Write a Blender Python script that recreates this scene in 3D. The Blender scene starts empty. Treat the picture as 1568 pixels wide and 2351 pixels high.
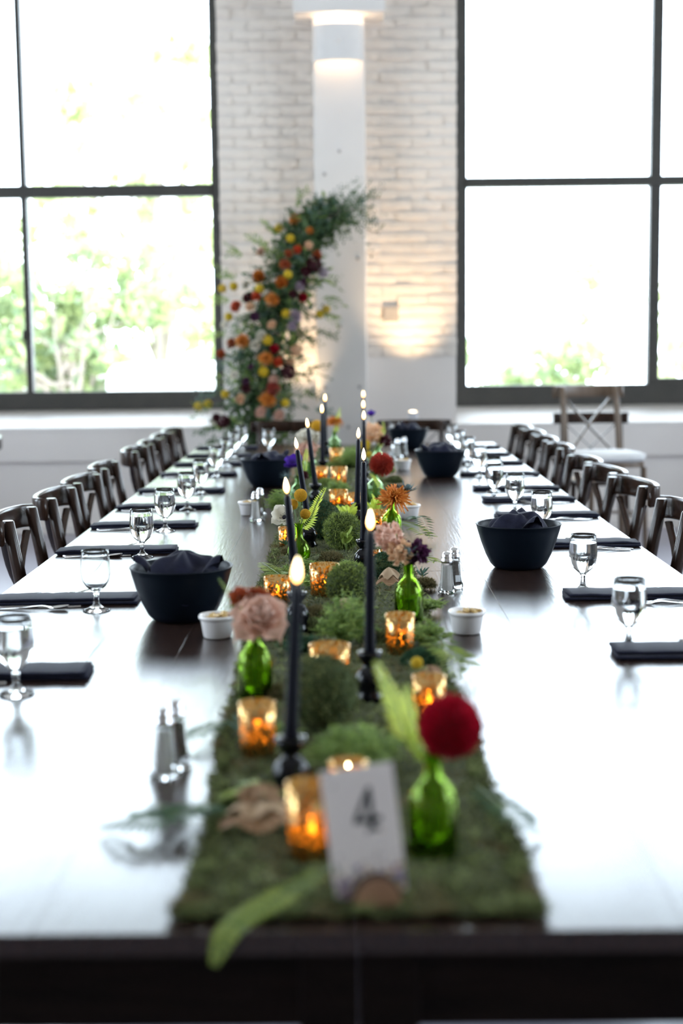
import bpy, bmesh, math, random
import numpy as np
from mathutils import Vector, Matrix, noise

random.seed(7)
PI = math.pi
sc = bpy.context.scene
COL = sc.collection

# ------------------------------------------------------------------ camera
CAM_H = 1.41
YAW, PITCH, ROLL = 0.0031, 0.1214, -0.0106
FPX = 1568 * 50 / 24.0
_f = Vector((-math.sin(YAW) * math.cos(PITCH), math.cos(YAW) * math.cos(PITCH), -math.sin(PITCH)))
_r = Vector((math.cos(YAW), math.sin(YAW), 0))
_u = _r.cross(_f)
_r2 = _r * math.cos(ROLL) + _u * math.sin(ROLL)
_u2 = _u * math.cos(ROLL) - _r * math.sin(ROLL)
cd = bpy.data.cameras.new('camera')
cam = bpy.data.objects.new('camera', cd)
COL.objects.link(cam)
m = Matrix((_r2, _u2, -_f)).transposed().to_4x4()
m.translation = (0, 0, CAM_H)
cam.matrix_world = m
cd.sensor_fit = 'HORIZONTAL'
cd.sensor_width = 24.0
cd.lens = 50.0
cd.clip_start = 0.05
cd.clip_end = 300
cd.dof.use_dof = True
cd.dof.focus_distance = 4.05
cd.dof.aperture_fstop = 2.0
sc.camera = cam

# ------------------------------------------------------------------ world, light, exposure
w = bpy.data.worlds.new('world')
sc.world = w
w.use_nodes = True
bgn = w.node_tree.nodes['Background']
bgn.inputs[0].default_value = (0.76, 0.87, 1.0, 1)
bgn.inputs[1].default_value = 10.0
sc.view_settings.view_transform = 'Standard'
sc.view_settings.look = 'None'
sc.view_settings.gamma = 1.0
sc.view_settings.use_curve_mapping = False
sc.view_settings.exposure = 0.4
cy = sc.cycles
cy.use_denoising = True
cy.use_adaptive_sampling = True
cy.adaptive_threshold = 0.045
cy.max_bounces = 9
cy.diffuse_bounces = 4
cy.glossy_bounces = 4
cy.transmission_bounces = 9
cy.transparent_max_bounces = 16
cy.sample_clamp_indirect = 12
cy.caustics_reflective = False
cy.caustics_refractive = True

sun_d = bpy.data.lights.new('sun', 'SUN')
sun_d.energy = 5.0
sun_d.angle = 0.02
sun_d.color = (1, 0.93, 0.8)
sun = bpy.data.objects.new('sun', sun_d)
COL.objects.link(sun)
sun.rotation_euler = Vector((-0.75, -0.12, -1.1)).to_track_quat('-Z', 'Y').to_euler()

WY = 10.4      # inner face of the window wall
GY = 11.1      # plane of the window frames
TOPZ = 0.76    # table top


def portal(name, loc, rot, sx, sy):
    d = bpy.data.lights.new(name, 'AREA')
    d.shape = 'RECTANGLE'
    d.size, d.size_y = sx, sy
    d.cycles.is_portal = True
    o = bpy.data.objects.new(name, d)
    o.location = loc
    o.rotation_euler = rot
    COL.objects.link(o)


portal('daylight_portal_window', (-2.44, 11.25, 2.8), (-PI / 2, 0, 0), 3.1, 3.9)
portal('daylight_portal_window', (2.38, 11.25, 2.8), (-PI / 2, 0, 0), 3.1, 3.9)
for sgn in (-1, 1):  # portals of the added side windows
    for yy in (1.5, 6.5):
        portal('daylight_portal_side', (sgn * 6.3, yy, 2.8), (0, sgn * PI / 2, 0), 3.8, 3.2)


def spot(px, py, z=TOPZ):
    """ray through a measured picture point meets the level z"""
    v = _f + _r2 * ((px - 784) / FPX) + _u2 * ((1175.5 - py) / FPX)
    t = (z - CAM_H) / v.z
    return Vector((v.x * t, v.y * t, z))


def depth(px, py, Y):
    """the same ray meets the upright plane at distance Y"""
    v = _f + _r2 * ((px - 784) / FPX) + _u2 * ((1175.5 - py) / FPX)
    t = Y / v.y
    return Vector((v.x * t, Y, CAM_H + v.z * t))


# ------------------------------------------------------------------ materials
MATS = {}


def nodes_of(name):
    mt = bpy.data.materials.new(name)
    mt.use_nodes = True
    nt = mt.node_tree
    for n in list(nt.nodes):
        nt.nodes.remove(n)
    out = nt.nodes.new('ShaderNodeOutputMaterial')
    MATS[name] = mt
    return mt, nt, out


def c4(c):
    return (c[0], c[1], c[2], 1)


def mat(name, c1, c2=None, rough=0.5, metal=0.0, scale=8.0, stretch=(1, 1, 1), bump=0.0, bscale=40.0, spec=0.5,
        sheen=0.0, coat=0.0, island=False, trans=0.0, coatr=0.1, detail=4.0, sss=0.0):
    mt, nt, out = nodes_of(name)
    N = nt.nodes.new
    L = nt.links.new
    b = N('ShaderNodeBsdfPrincipled')
    b.inputs['Roughness'].default_value = rough
    b.inputs['Metallic'].default_value = metal
    b.inputs['Specular IOR Level'].default_value = spec
    b.inputs['Sheen Weight'].default_value = sheen
    b.inputs['Coat Weight'].default_value = coat
    b.inputs['Coat Roughness'].default_value = coatr
    if sss:
        b.inputs['Subsurface Weight'].default_value = sss
        b.inputs['Subsurface Radius'].default_value = (0.01, 0.006, 0.004)
    tc = N('ShaderNodeTexCoord')
    mp = N('ShaderNodeMapping')
    mp.inputs['Scale'].default_value = stretch
    L(tc.outputs['Object'], mp.inputs[0])
    if c2 is None:
        c2 = tuple(x * 0.85 for x in c1)
    mx = N('ShaderNodeMix')
    mx.data_type = 'RGBA'
    mx.inputs[6].default_value = c4(c1)
    mx.inputs[7].default_value = c4(c2)
    if island:
        g = N('ShaderNodeNewGeometry')
        L(g.outputs['Random Per Island'], mx.inputs[0])
    else:
        nz = N('ShaderNodeTexNoise')
        nz.inputs['Scale'].default_value = scale
        nz.inputs['Detail'].default_value = detail
        L(mp.outputs[0], nz.inputs['Vector'])
        rp = N('ShaderNodeValToRGB')
        rp.color_ramp.elements[0].position = 0.3
        rp.color_ramp.elements[1].position = 0.7
        L(nz.outputs[0], rp.inputs[0])
        L(rp.outputs[0], mx.inputs[0])
    L(mx.outputs[2], b.inputs['Base Color'])
    if bump > 0:
        nb = N('ShaderNodeTexNoise')
        nb.inputs['Scale'].default_value = bscale
        nb.inputs['Detail'].default_value = 5
        L(mp.outputs[0], nb.inputs['Vector'])
        bp = N('ShaderNodeBump')
        bp.inputs['Strength'].default_value = bump
        bp.inputs['Distance'].default_value = 0.01
        L(nb.outputs[0], bp.inputs['Height'])
        L(bp.outputs[0], b.inputs['Normal'])
    if trans > 0:
        tr = N('ShaderNodeBsdfTranslucent')
        L(mx.outputs[2], tr.inputs[0])
        ms = N('ShaderNodeMixShader')
        ms.inputs[0].default_value = trans
        L(b.outputs[0], ms.inputs[1])
        L(tr.outputs[0], ms.inputs[2])
        L(ms.outputs[0], out.inputs[0])
    else:
        L(b.outputs[0], out.inputs[0])
    return mt


def glass(name, col, ior=1.45, rough=0.0):
    mt, nt, out = nodes_of(name)
    g = nt.nodes.new('ShaderNodeBsdfGlass')
    nz = nt.nodes.new('ShaderNodeTexNoise')
    nz.inputs['Scale'].default_value = 30
    mx = nt.nodes.new('ShaderNodeMix')
    mx.data_type = 'RGBA'
    mx.inputs[6].default_value = c4(col)
    mx.inputs[7].default_value = c4(tuple(x * 0.97 for x in col))
    nt.links.new(nz.outputs[0], mx.inputs[0])
    nt.links.new(mx.outputs[2], g.inputs[0])
    g.inputs['IOR'].default_value = ior
    g.inputs['Roughness'].default_value = rough
    nt.links.new(g.outputs[0], out.inputs[0])
    return mt


def pane_mat(name):
    mt, nt, out = nodes_of(name)
    N = nt.nodes.new
    t = N('ShaderNodeBsdfTransparent')
    t.inputs[0].default_value = (0.97, 0.985, 0.98, 1)
    g = N('ShaderNodeBsdfGlossy')
    g.inputs['Roughness'].default_value = 0.02
    fr = N('ShaderNodeFresnel')
    fr.inputs[0].default_value = 1.3
    ms = N('ShaderNodeMixShader')
    nt.links.new(fr.outputs[0], ms.inputs[0])
    nt.links.new(t.outputs[0], ms.inputs[1])
    nt.links.new(g.outputs[0], ms.inputs[2])
    nt.links.new(ms.outputs[0], out.inputs[0])
    return mt


def emit(name, c1, c2, s):
    mt, nt, out = nodes_of(name)
    N = nt.nodes.new
    e = N('ShaderNodeEmission')
    e.inputs[1].default_value = s
    tc = N('ShaderNodeTexCoord')
    sp = N('ShaderNodeSeparateXYZ')
    nt.links.new(tc.outputs['Generated'], sp.inputs[0])
    mx = N('ShaderNodeMix')
    mx.data_type = 'RGBA'
    mx.inputs[6].default_value = c4(c1)
    mx.inputs[7].default_value = c4(c2)
    nt.links.new(sp.outputs[2], mx.inputs[0])
    nt.links.new(mx.outputs[2], e.inputs[0])
    nt.links.new(e.outputs[0], out.inputs[0])
    return mt


def mercury(name):
    mt, nt, out = nodes_of(name)
    N = nt.nodes.new
    L = nt.links.new
    tc = N('ShaderNodeTexCoord')
    nz = N('ShaderNodeTexNoise')
    nz.inputs['Scale'].default_value = 170
    nz.inputs['Detail'].default_value = 3
    L(tc.outputs['Object'], nz.inputs['Vector'])
    rp = N('ShaderNodeValToRGB')
    rp.color_ramp.elements[0].position = 0.44
    rp.color_ramp.elements[1].position = 0.52
    L(nz.outputs[0], rp.inputs[0])
    m1 = N('ShaderNodeBsdfPrincipled')
    m1.inputs['Base Color'].default_value = (0.62, 0.40, 0.16, 1)
    m1.inputs['Metallic'].default_value = 1
    m1.inputs['Roughness'].default_value = 0.22
    t1 = N('ShaderNodeBsdfTranslucent')
    t1.inputs[0].default_value = (0.85, 0.5, 0.14, 1)
    t2 = N('ShaderNodeBsdfTransparent')
    t2.inputs[0].default_value = (0.85, 0.52, 0.16, 1)
    a = N('ShaderNodeMixShader')
    a.inputs[0].default_value = 0.55
    L(t1.outputs[0], a.inputs[1])
    L(t2.outputs[0], a.inputs[2])
    ms = N('ShaderNodeMixShader')
    L(rp.outputs[0], ms.inputs[0])
    L(a.outputs[0], ms.inputs[1])
    L(m1.outputs[0], ms.inputs[2])
    L(ms.outputs[0], out.inputs[0])
    return mt


def card_mat(name):
    """off white stock with a printed wildflower border along the bottom"""
    mt, nt, out = nodes_of(name)
    N = nt.nodes.new
    L = nt.links.new
    b = N('ShaderNodeBsdfPrincipled')
    b.inputs['Roughness'].default_value = 0.6
    tc = N('ShaderNodeTexCoord')
    sp = N('ShaderNodeSeparateXYZ')
    L(tc.outputs['Generated'], sp.inputs[0])
    vo = N('ShaderNodeTexVoronoi')
    vo.inputs['Scale'].default_value = 150
    L(tc.outputs['Object'], vo.inputs['Vector'])
    nz = N('ShaderNodeTexNoise')
    nz.inputs['Scale'].default_value = 120
    nz.inputs['Detail'].default_value = 2
    L(tc.outputs['Object'], nz.inputs['Vector'])
    rp = N('ShaderNodeValToRGB')
    els = rp.color_ramp.elements
    els[0].position = 0.0
    els[0].color = (0.30, 0.36, 0.22, 1)
    els[1].position = 1.0
    els[1].color = (0.25, 0.06, 0.16, 1)
    for p, c in ((0.3, (0.15, 0.22, 0.2, 1)), (0.5, (0.62, 0.42, 0.2, 1)), (0.7, (0.3, 0.26, 0.42, 1))):
        e = els.new(p)
        e.color = c
    L(vo.outputs['Color'], rp.inputs[0])
    # mask: noise threshold falling with height
    mr = N('ShaderNodeMapRange')
    mr.inputs[1].default_value = 0.02
    mr.inputs[2].default_value = 0.40
    mr.inputs[3].default_value = 0.16
    mr.inputs[4].default_value = -0.17
    L(sp.outputs[2], mr.inputs[0])
    ad = N('ShaderNodeMath')
    L(nz.outputs[0], ad.inputs[0])
    L(mr.outputs[0], ad.inputs[1])
    th = N('ShaderNodeMapRange')
    th.inputs[1].default_value = 0.5
    th.inputs[2].default_value = 0.56
    L(ad.outputs[0], th.inputs[0])
    mx = N('ShaderNodeMix')
    mx.data_type = 'RGBA'
    mx.inputs[6].default_value = (0.84, 0.78, 0.74, 1)
    L(th.outputs[0], mx.inputs[0])
    L(rp.outputs[0], mx.inputs[7])
    L(mx.outputs[2], b.inputs['Base Color'])
    L(b.outputs[0], out.inputs[0])
    return mt


mat('white_paint', (0.82, 0.775, 0.73), (0.78, 0.73, 0.69), rough=0.55, scale=3, bump=0.15, bscale=25)
mat('brick_paint', (0.85, 0.77, 0.69), (0.78, 0.70, 0.63), rough=0.5, scale=9, stretch=(1, 1, 4), bump=1.0, bscale=22)
mat('wall_grey', (0.80, 0.745, 0.70), (0.76, 0.705, 0.665), rough=0.6, scale=2, bump=0.1, bscale=20)
mat('column_paint', (0.78, 0.735, 0.70), (0.74, 0.70, 0.67), rough=0.45, scale=4, bump=0.08, bscale=14)
mat('wall_dark', (0.56, 0.50, 0.45), (0.50, 0.44, 0.40), rough=0.7, scale=2)
mat('bolt_grey', (0.42, 0.40, 0.39), rough=0.5)
mat('ceiling_white', (0.80, 0.74, 0.66), rough=0.8)
mat('floor_concrete', (0.31, 0.295, 0.36), (0.25, 0.24, 0.295), rough=0.3, scale=1.5, coat=0.2)
mat('frame_dark', (0.066, 0.062, 0.056), (0.052, 0.05, 0.046), rough=0.45)
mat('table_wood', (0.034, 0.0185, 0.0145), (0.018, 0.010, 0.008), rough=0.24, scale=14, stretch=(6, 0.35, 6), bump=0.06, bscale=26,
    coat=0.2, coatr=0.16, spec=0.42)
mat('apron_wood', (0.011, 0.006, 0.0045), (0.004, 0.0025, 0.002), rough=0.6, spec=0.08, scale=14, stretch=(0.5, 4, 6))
mat('chair_wood', (0.034, 0.016, 0.010), (0.015, 0.0075, 0.005), rough=0.22, scale=10, stretch=(3, 3, 0.6), spec=0.4)
mat('stool_wood', (0.15, 0.10, 0.065), (0.10, 0.066, 0.042), rough=0.35, scale=10, stretch=(3, 3, 0.6))
mat('cane', (0.34, 0.24, 0.14), (0.24, 0.16, 0.09), rough=0.6, scale=80)
mat('cushion_white', (0.75, 0.74, 0.73), rough=0.8)
mat('steel', (0.72, 0.72, 0.74), (0.64, 0.64, 0.67), rough=0.14, metal=1.0, scale=30)
mat('napkin_cloth', (0.011, 0.012, 0.030), (0.007, 0.008, 0.020), rough=0.8, scale=60, sheen=0.08, spec=0.15, bump=0.15, bscale=300)
mat('bowl_black', (0.0035, 0.007, 0.013), (0.0025, 0.005, 0.010), rough=0.42, scale=6, spec=0.16)
mat('ceramic', (0.74, 0.71, 0.70), (0.70, 0.67, 0.66), rough=0.22, scale=5)
mat('pat_gold', (0.62, 0.43, 0.17), (0.45, 0.28, 0.09), rough=0.35, scale=90)
mat('pat_cream', (0.72, 0.62, 0.44), (0.60, 0.46, 0.26), rough=0.5, scale=60)
mat('salt', (0.80, 0.77, 0.74), (0.72, 0.69, 0.66), rough=0.9, scale=300)
mat('pepper', (0.13, 0.10, 0.085), (0.05, 0.04, 0.035), rough=0.9, scale=400)
mat('taper_wax', (0.004, 0.005, 0.011), (0.003, 0.0035, 0.008), rough=0.3, scale=10, spec=0.16)
mat('holder_black', (0.003, 0.003, 0.005), (0.002, 0.002, 0.004), rough=0.10, scale=5, spec=0.3)
mat('wick', (0.02, 0.017, 0.015), rough=0.9)
mat('tealight_wax', (0.85, 0.74, 0.52), (0.8, 0.66, 0.42), rough=0.5, sss=0.3)
mat('moss', (0.095, 0.105, 0.036), (0.035, 0.043, 0.016), rough=0.95, scale=26, bump=0.9, bscale=120)
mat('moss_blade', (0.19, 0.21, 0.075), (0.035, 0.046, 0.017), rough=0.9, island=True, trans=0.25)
mat('moss_crest', (0.30, 0.34, 0.13), (0.11, 0.14, 0.05), rough=0.9, island=True, trans=0.25)
mat('moss_dry', (0.20, 0.16, 0.07), (0.10, 0.09, 0.035), rough=0.95, island=True, trans=0.15)
mat('moss_core', (0.06, 0.085, 0.02), (0.03, 0.045, 0.012), rough=0.95, scale=60, bump=0.8, bscale=120)
mat('moss_bright', (0.34, 0.42, 0.10), (0.06, 0.10, 0.025), rough=0.9, island=True, trans=0.3)
mat('moss_dark', (0.035, 0.10, 0.045), (0.012, 0.045, 0.02), rough=0.9, island=True, trans=0.2)
mat('fern_green', (0.38, 0.46, 0.09), (0.18, 0.27, 0.055), rough=0.5, island=True, trans=0.4)
mat('fern_yellow', (0.66, 0.72, 0.10), (0.42, 0.54, 0.07), rough=0.5, island=True, trans=0.45)
mat('fern_dark', (0.05, 0.14, 0.05), (0.025, 0.08, 0.035), rough=0.45, island=True, trans=0.3)
mat('plumosa', (0.36, 0.47, 0.12), (0.14, 0.23, 0.06), rough=0.6, island=True, trans=0.45)
mat('stem_green', (0.13, 0.22, 0.05), (0.08, 0.14, 0.035), rough=0.5)
mat('leaf_arch', (0.13, 0.21, 0.075), (0.030, 0.075, 0.032), rough=0.5, island=True, trans=0.3)
mat('leaf_arch_light', (0.34, 0.44, 0.10), (0.15, 0.26, 0.08), rough=0.5, island=True, trans=0.4)
mat('leaf_blue', (0.16, 0.25, 0.20), (0.07, 0.14, 0.10), rough=0.5, island=True, trans=0.25)
mat('leaf_haze', (0.26, 0.34, 0.34), (0.15, 0.22, 0.25), rough=0.6, island=True, trans=0.4)  # blue-lilac haze of the deeper foliage put into the leaf colour
mat('leaf_tree', (0.60, 0.66, 0.33), (0.28, 0.38, 0.25), rough=0.55, island=True, trans=0.5)  # outdoor veil put into the colour as paler, greyer leaves
mat('leaf_tree_pale', (0.70, 0.74, 0.45), (0.50, 0.58, 0.32), rough=0.55, island=True, trans=0.5)  # paler copy of the tree leaf, the same veil in its colour
mat('bark', (0.55, 0.46, 0.42), (0.36, 0.30, 0.28), rough=0.9, scale=12, bump=0.6, bscale=30)
mat('ground_earth', (0.32, 0.30, 0.22), (0.20, 0.22, 0.12), rough=0.95, scale=1.2)
mat('van_white', (0.85, 0.85, 0.85), (0.82, 0.82, 0.83), rough=0.25, scale=2)
mat('rubber', (0.02, 0.02, 0.02), rough=0.8)
mat('fungus', (0.36, 0.22, 0.12), (0.22, 0.12, 0.06), rough=0.75, scale=18, stretch=(1, 1, 6), bump=0.4, bscale=50)
mat('fungus_pale', (0.52, 0.38, 0.25), (0.38, 0.25, 0.15), rough=0.75, scale=30, bump=0.3, bscale=60)
mat('wood_slice', (0.42, 0.24, 0.14), (0.30, 0.16, 0.09), rough=0.6, scale=30, stretch=(1, 6, 1))
mat('wood_bark', (0.075, 0.045, 0.03), (0.04, 0.025, 0.018), rough=0.9, scale=50, bump=0.8, bscale=70)
mat('ink', (0.010, 0.022, 0.030), rough=0.6)
mat('plate_grey', (0.42, 0.38, 0.35), rough=0.5)
mat('lamp_white', (0.78, 0.75, 0.73), (0.74, 0.71, 0.69), rough=0.5)
mat('uplight_body', (0.70, 0.69, 0.72), rough=0.4)
for nm, a, b_ in (
        ('red', (0.62, 0.012, 0.045), (0.40, 0.006, 0.026)),
        ('brick_red', (0.55, 0.075, 0.045), (0.40, 0.04, 0.03)),
        ('orange', (0.80, 0.33, 0.06), (0.62, 0.19, 0.03)),
        ('rust', (0.50, 0.11, 0.03), (0.36, 0.06, 0.02)),
        ('scarlet', (0.70, 0.10, 0.03), (0.55, 0.06, 0.02)),
        ('yellow', (0.78, 0.48, 0.015), (0.62, 0.34, 0.01)),
        ('lemon', (0.85, 0.66, 0.04), (0.72, 0.52, 0.03)),
        ('blush', (0.88, 0.64, 0.52), (0.78, 0.50, 0.39)),
        ('peach', (0.90, 0.66, 0.44), (0.80, 0.52, 0.32)),
        ('coral', (0.66, 0.20, 0.15), (0.55, 0.13, 0.10)),
        ('white', (0.82, 0.78, 0.68), (0.74, 0.69, 0.58)),
        ('lilac', (0.60, 0.50, 0.58), (0.48, 0.38, 0.46)),
        ('burgundy', (0.10, 0.012, 0.022), (0.05, 0.006, 0.012)),
        ('plum', (0.11, 0.025, 0.085), (0.055, 0.012, 0.045)),
        ('violet', (0.085, 0.022, 0.36), (0.05, 0.012, 0.22)),
        ('black_eye', (0.010, 0.008, 0.016), (0.02, 0.015, 0.03)),
        ('thistle', (0.16, 0.24, 0.24), (0.08, 0.13, 0.14))):
    mat('petal_' + nm, a, b_, rough=0.55, island=True, trans=0.3)
glass('clear_glass', (0.985, 0.99, 0.99))
glass('water', (0.995, 0.997, 1.0), ior=1.33)
glass('green_glass', (0.74, 0.90, 0.36))
glass('pale_green_glass', (0.80, 0.93, 0.72))
pane_mat('window_glass')
emit('flame', (1.0, 0.45, 0.10), (1.0, 0.82, 0.50), 9.0)
emit('votive_flame', (1.0, 0.58, 0.20), (1.0, 0.78, 0.42), 45.0)
emit('lamp_glow', (1.0, 0.78, 0.52), (1.0, 0.78, 0.52), 12.0)
mercury('mercury_gold')
card_mat('card_stock')


# ------------------------------------------------------------------ mesh helpers
class MB:
    def __init__(self):
        self.v = []
        self.f = []

    def add(self, vs, fs, M=None):
        o = len(self.v)
        if M is None:
            self.v += [tuple(p) for p in vs]
        else:
            self.v += [tuple(M @ Vector(p)) for p in vs]
        self.f += [tuple(i + o for i in q) for q in fs]
        return self

    def box(self, x0, x1, y0, y1, z0, z1, M=None):
        vs = [(x0, y0, z0), (x1, y0, z0), (x1, y1, z0), (x0, y1, z0), (x0, y0, z1), (x1, y0, z1), (x1, y1, z1), (x0, y1, z1)]
        fs = [(0, 3, 2, 1), (4, 5, 6, 7), (0, 1, 5, 4), (1, 2, 6, 5), (2, 3, 7, 6), (3, 0, 4, 7)]
        return self.add(vs, fs, M)

    def lathe(self, prof, segs=32, M=None, wob=None):
        vs, fs, rings = [], [], []
        for (r, z) in prof:
            if r < 1e-6:
                rings.append([len(vs)])
                vs.append((0, 0, z))
            else:
                ring = []
                for k in range(segs):
                    a = 2 * PI * k / segs
                    rr = r if wob is None else r * wob(a, z)
                    ring.append(len(vs))
                    vs.append((rr * math.cos(a), rr * math.sin(a), z))
                rings.append(ring)
        for A, B in zip(rings, rings[1:]):
            if len(A) == 1 and len(B) == 1:
                continue
            for k in range(segs):
                k2 = (k + 1) % segs
                if len(A) == 1:
                    fs.append((A[0], B[k2], B[k]))
                elif len(B) == 1:
                    fs.append((A[k], A[k2], B[0]))
                else:
                    fs.append((A[k], A[k2], B[k2], B[k]))
        return self.add(vs, fs, M)

    def tube(self, pts, rad, segs=8, M=None, flat=None, cap=True):
        """sweep a circle (or a flattened one) along points"""
        pts = [Vector(p) for p in pts]
        n = len(pts)
        if not hasattr(rad, '__len__'):
            rad = [rad] * n
        vs, fs = [], []
        up = Vector((0, 0, 1))
        prev = None
        for i, p in enumerate(pts):
            t = (pts[min(i + 1, n - 1)] - pts[max(i - 1, 0)]).normalized()
            if prev is None:
                a = t.cross(up)
                if a.length < 1e-3:
                    a = t.cross(Vector((0, 1, 0)))
                a.normalize()
            else:
                a = (prev - t * prev.dot(t)).normalized()
            prev = a
            b = t.cross(a)
            for k in range(segs):
                an = 2 * PI * k / segs
                ca, sa = math.cos(an), math.sin(an)
                if flat:
                    vs.append(p + a * (ca * rad[i] * flat[0]) + b * (sa * rad[i] * flat[1]))
                else:
                    vs.append(p + a * (ca * rad[i]) + b * (sa * rad[i]))
        for i in range(n - 1):
            for k in range(segs):
                k2 = (k + 1) % segs
                fs.append((i * segs + k, i * segs + k2, (i + 1) * segs + k2, (i + 1) * segs + k))
        if cap:
            fs.append(tuple(reversed(range(segs))))
            fs.append(tuple((n - 1) * segs + k for k in range(segs)))
        return self.add(vs, fs, M)

    def bar(self, path, sect, M=None):
        """sweep a closed 2-D section (side, up) along a path that lies level-ish"""
        path = [Vector(p) for p in path]
        n, s = len(path), len(sect)
        vs, fs = [], []
        for i, p in enumerate(path):
            t = (path[min(i + 1, n - 1)] - path[max(i - 1, 0)]).normalized()
            side = t.cross(Vector((0, 0, 1))).normalized()
            upv = side.cross(t)
            for (a, b) in sect:
                vs.append(p + side * a + upv * b)
        for i in range(n - 1):
            for k in range(s):
                k2 = (k + 1) % s
                fs.append((i * s + k, i * s + k2, (i + 1) * s + k2, (i + 1) * s + k))
        fs.append(tuple(reversed(range(s))))
        fs.append(tuple((n - 1) * s + k for k in range(s)))
        return self.add(vs, fs, M)

    def sphere(self, r, M=None, seg=16, rings=10, disp=None):
        vs, fs = [], []
        vs.append((0, 0, r))
        for i in range(1, rings):
            th = PI * i / rings
            for k in range(seg):
                a = 2 * PI * k / seg
                vs.append((r * math.sin(th) * math.cos(a), r * math.sin(th) * math.sin(a), r * math.cos(th)))
        vs.append((0, 0, -r))
        if disp:
            vs = [tuple(Vector(p) * (1 + disp(Vector(p)))) for p in vs]
        for k in range(seg):
            fs.append((0, 1 + k, 1 + (k + 1) % seg))
        for i in range(rings - 2):
            for k in range(seg):
                a, b = 1 + i * seg + k, 1 + i * seg + (k + 1) % seg
                fs.append((a, a + seg, b + seg, b))
        last = len(vs) - 1
        o = 1 + (rings - 2) * seg
        for k in range(seg):
            fs.append((o + k, last, o + (k + 1) % seg))
        return self.add(vs, fs, M)

    def petal(self, M, L, W, cup=0.25, curl=0.2, nv=3, ruffle=0.0, tip=0.75, base=0.3):
        """a cupped petal growing along +Z, its inside towards +Y"""
        vs, fs = [], []
        for j in range(nv + 1):
            t = j / nv
            pr = base + (1 - base) * math.sin(min(1.0, t / tip) * PI / 2) if t <= tip else math.sqrt(max(0.02, 1 - ((t - tip) / (1.0001 - tip)) ** 2))
            for s in (-1, 0, 1):
                rf = ruffle * L * (random.random() - 0.5) * (1 if t > 0.6 else 0)
                vs.append((s * W / 2 * pr, cup * W * s * s + curl * L * t * t * -1 + rf, t * L + rf))
        for j in range(nv):
            for k in range(2):
                a = j * 3 + k
                fs.append((a, a + 1, a + 4, a + 3))
        return self.add(vs, fs, M)

    def leaf(self, M, L, W, bend=0.15):
        vs = [(0, 0, 0), (W / 2, -bend * L * .3, L * 0.45), (0, 0.02 * L, L * 0.5), (-W / 2, -bend * L * .3, L * 0.45), (0, -bend * L, L)]
        fs = [(0, 1, 2), (0, 2, 3), (1, 4, 2), (2, 4, 3)]
        return self.add(vs, fs, M)

    def blade(self, p, d, L, W):
        """a single pointed blade"""
        p, d = Vector(p), Vector(d).normalized()
        a = d.cross(Vector((random.random() - .5, random.random() - .5, random.random() - .5))).normalized()
        o = len(self.v)
        self.v += [tuple(p + a * W), tuple(p - a * W), tuple(p + d * L + a * W * 0.2)]
        self.f.append((o, o + 1, o + 2))

    def mesh(self, name, smooth=True, recalc=False, bevel=0.0, segs=2):
        me = bpy.data.meshes.new(name)
        me.from_pydata(self.v, [], self.f)
        if recalc or bevel:
            bm = bmesh.new()
            bm.from_mesh(me)
            if recalc:
                bmesh.ops.recalc_face_normals(bm, faces=bm.faces)
            if bevel:
                bmesh.ops.bevel(bm, geom=list(bm.edges), offset=bevel, segments=segs, affect='EDGES', profile=0.5)
            bm.to_mesh(me)
            bm.free()
        if smooth:
            me.polygons.foreach_set('use_smooth', [True] * len(me.polygons))
            if bevel or smooth == 'auto':
                me.set_sharp_from_angle(angle=0.7)
        me.update()
        return me


def link(name, me, material=None, parent=None, loc=(0, 0, 0), rot=(0, 0, 0), scale=(1, 1, 1)):
    o = bpy.data.objects.new(name, me)
    COL.objects.link(o)
    o.location, o.rotation_euler = loc, rot
    o.scale = scale if hasattr(scale, '__len__') else (scale,) * 3
    if material and me is not None and not me.materials:
        me.materials.append(MATS[material])
    if parent:
        o.parent = parent
    return o


def tag(o, label=None, cat=None, group=None, kind=None):
    if label:
        o['label'] = label
    if cat:
        o['category'] = cat
    if group:
        o['group'] = group
    if kind:
        o['kind'] = kind
    return o


def thing(name, label, cat, loc=(0, 0, 0), rotz=0.0, group=None):
    o = link(name, None, None, None, loc, (0, 0, rotz))
    o.empty_display_size = 0.05
    return tag(o, label, cat, group)


def frame_to(d, roll=0.0, pos=(0, 0, 0), s=1.0):
    """matrix whose +Z is d"""
    d = Vector(d).normalized()
    q = d.to_track_quat('Z', 'Y')
    M = q.to_matrix().to_4x4() @ Matrix.Rotation(roll, 4, 'Z')
    M = Matrix.Translation(pos) @ M
    if s != 1.0:
        M = M @ Matrix.Scale(s, 4)
    return M


def rnd(a, b):
    return a + (b - a) * random.random()


def rdir():
    z = rnd(-1, 1)
    a = rnd(0, 2 * PI)
    r = math.sqrt(1 - z * z)
    return Vector((r * math.cos(a), r * math.sin(a), z))


ORD = ['first', 'second', 'third', 'fourth', 'fifth', 'sixth', 'seventh', 'eighth', 'ninth', 'tenth', 'eleventh', 'twelfth']


def struct(name, me, material, parent=None):
    o = link(name, me, material, parent)
    if parent is None:
        o['kind'] = 'structure'
    return o


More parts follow.
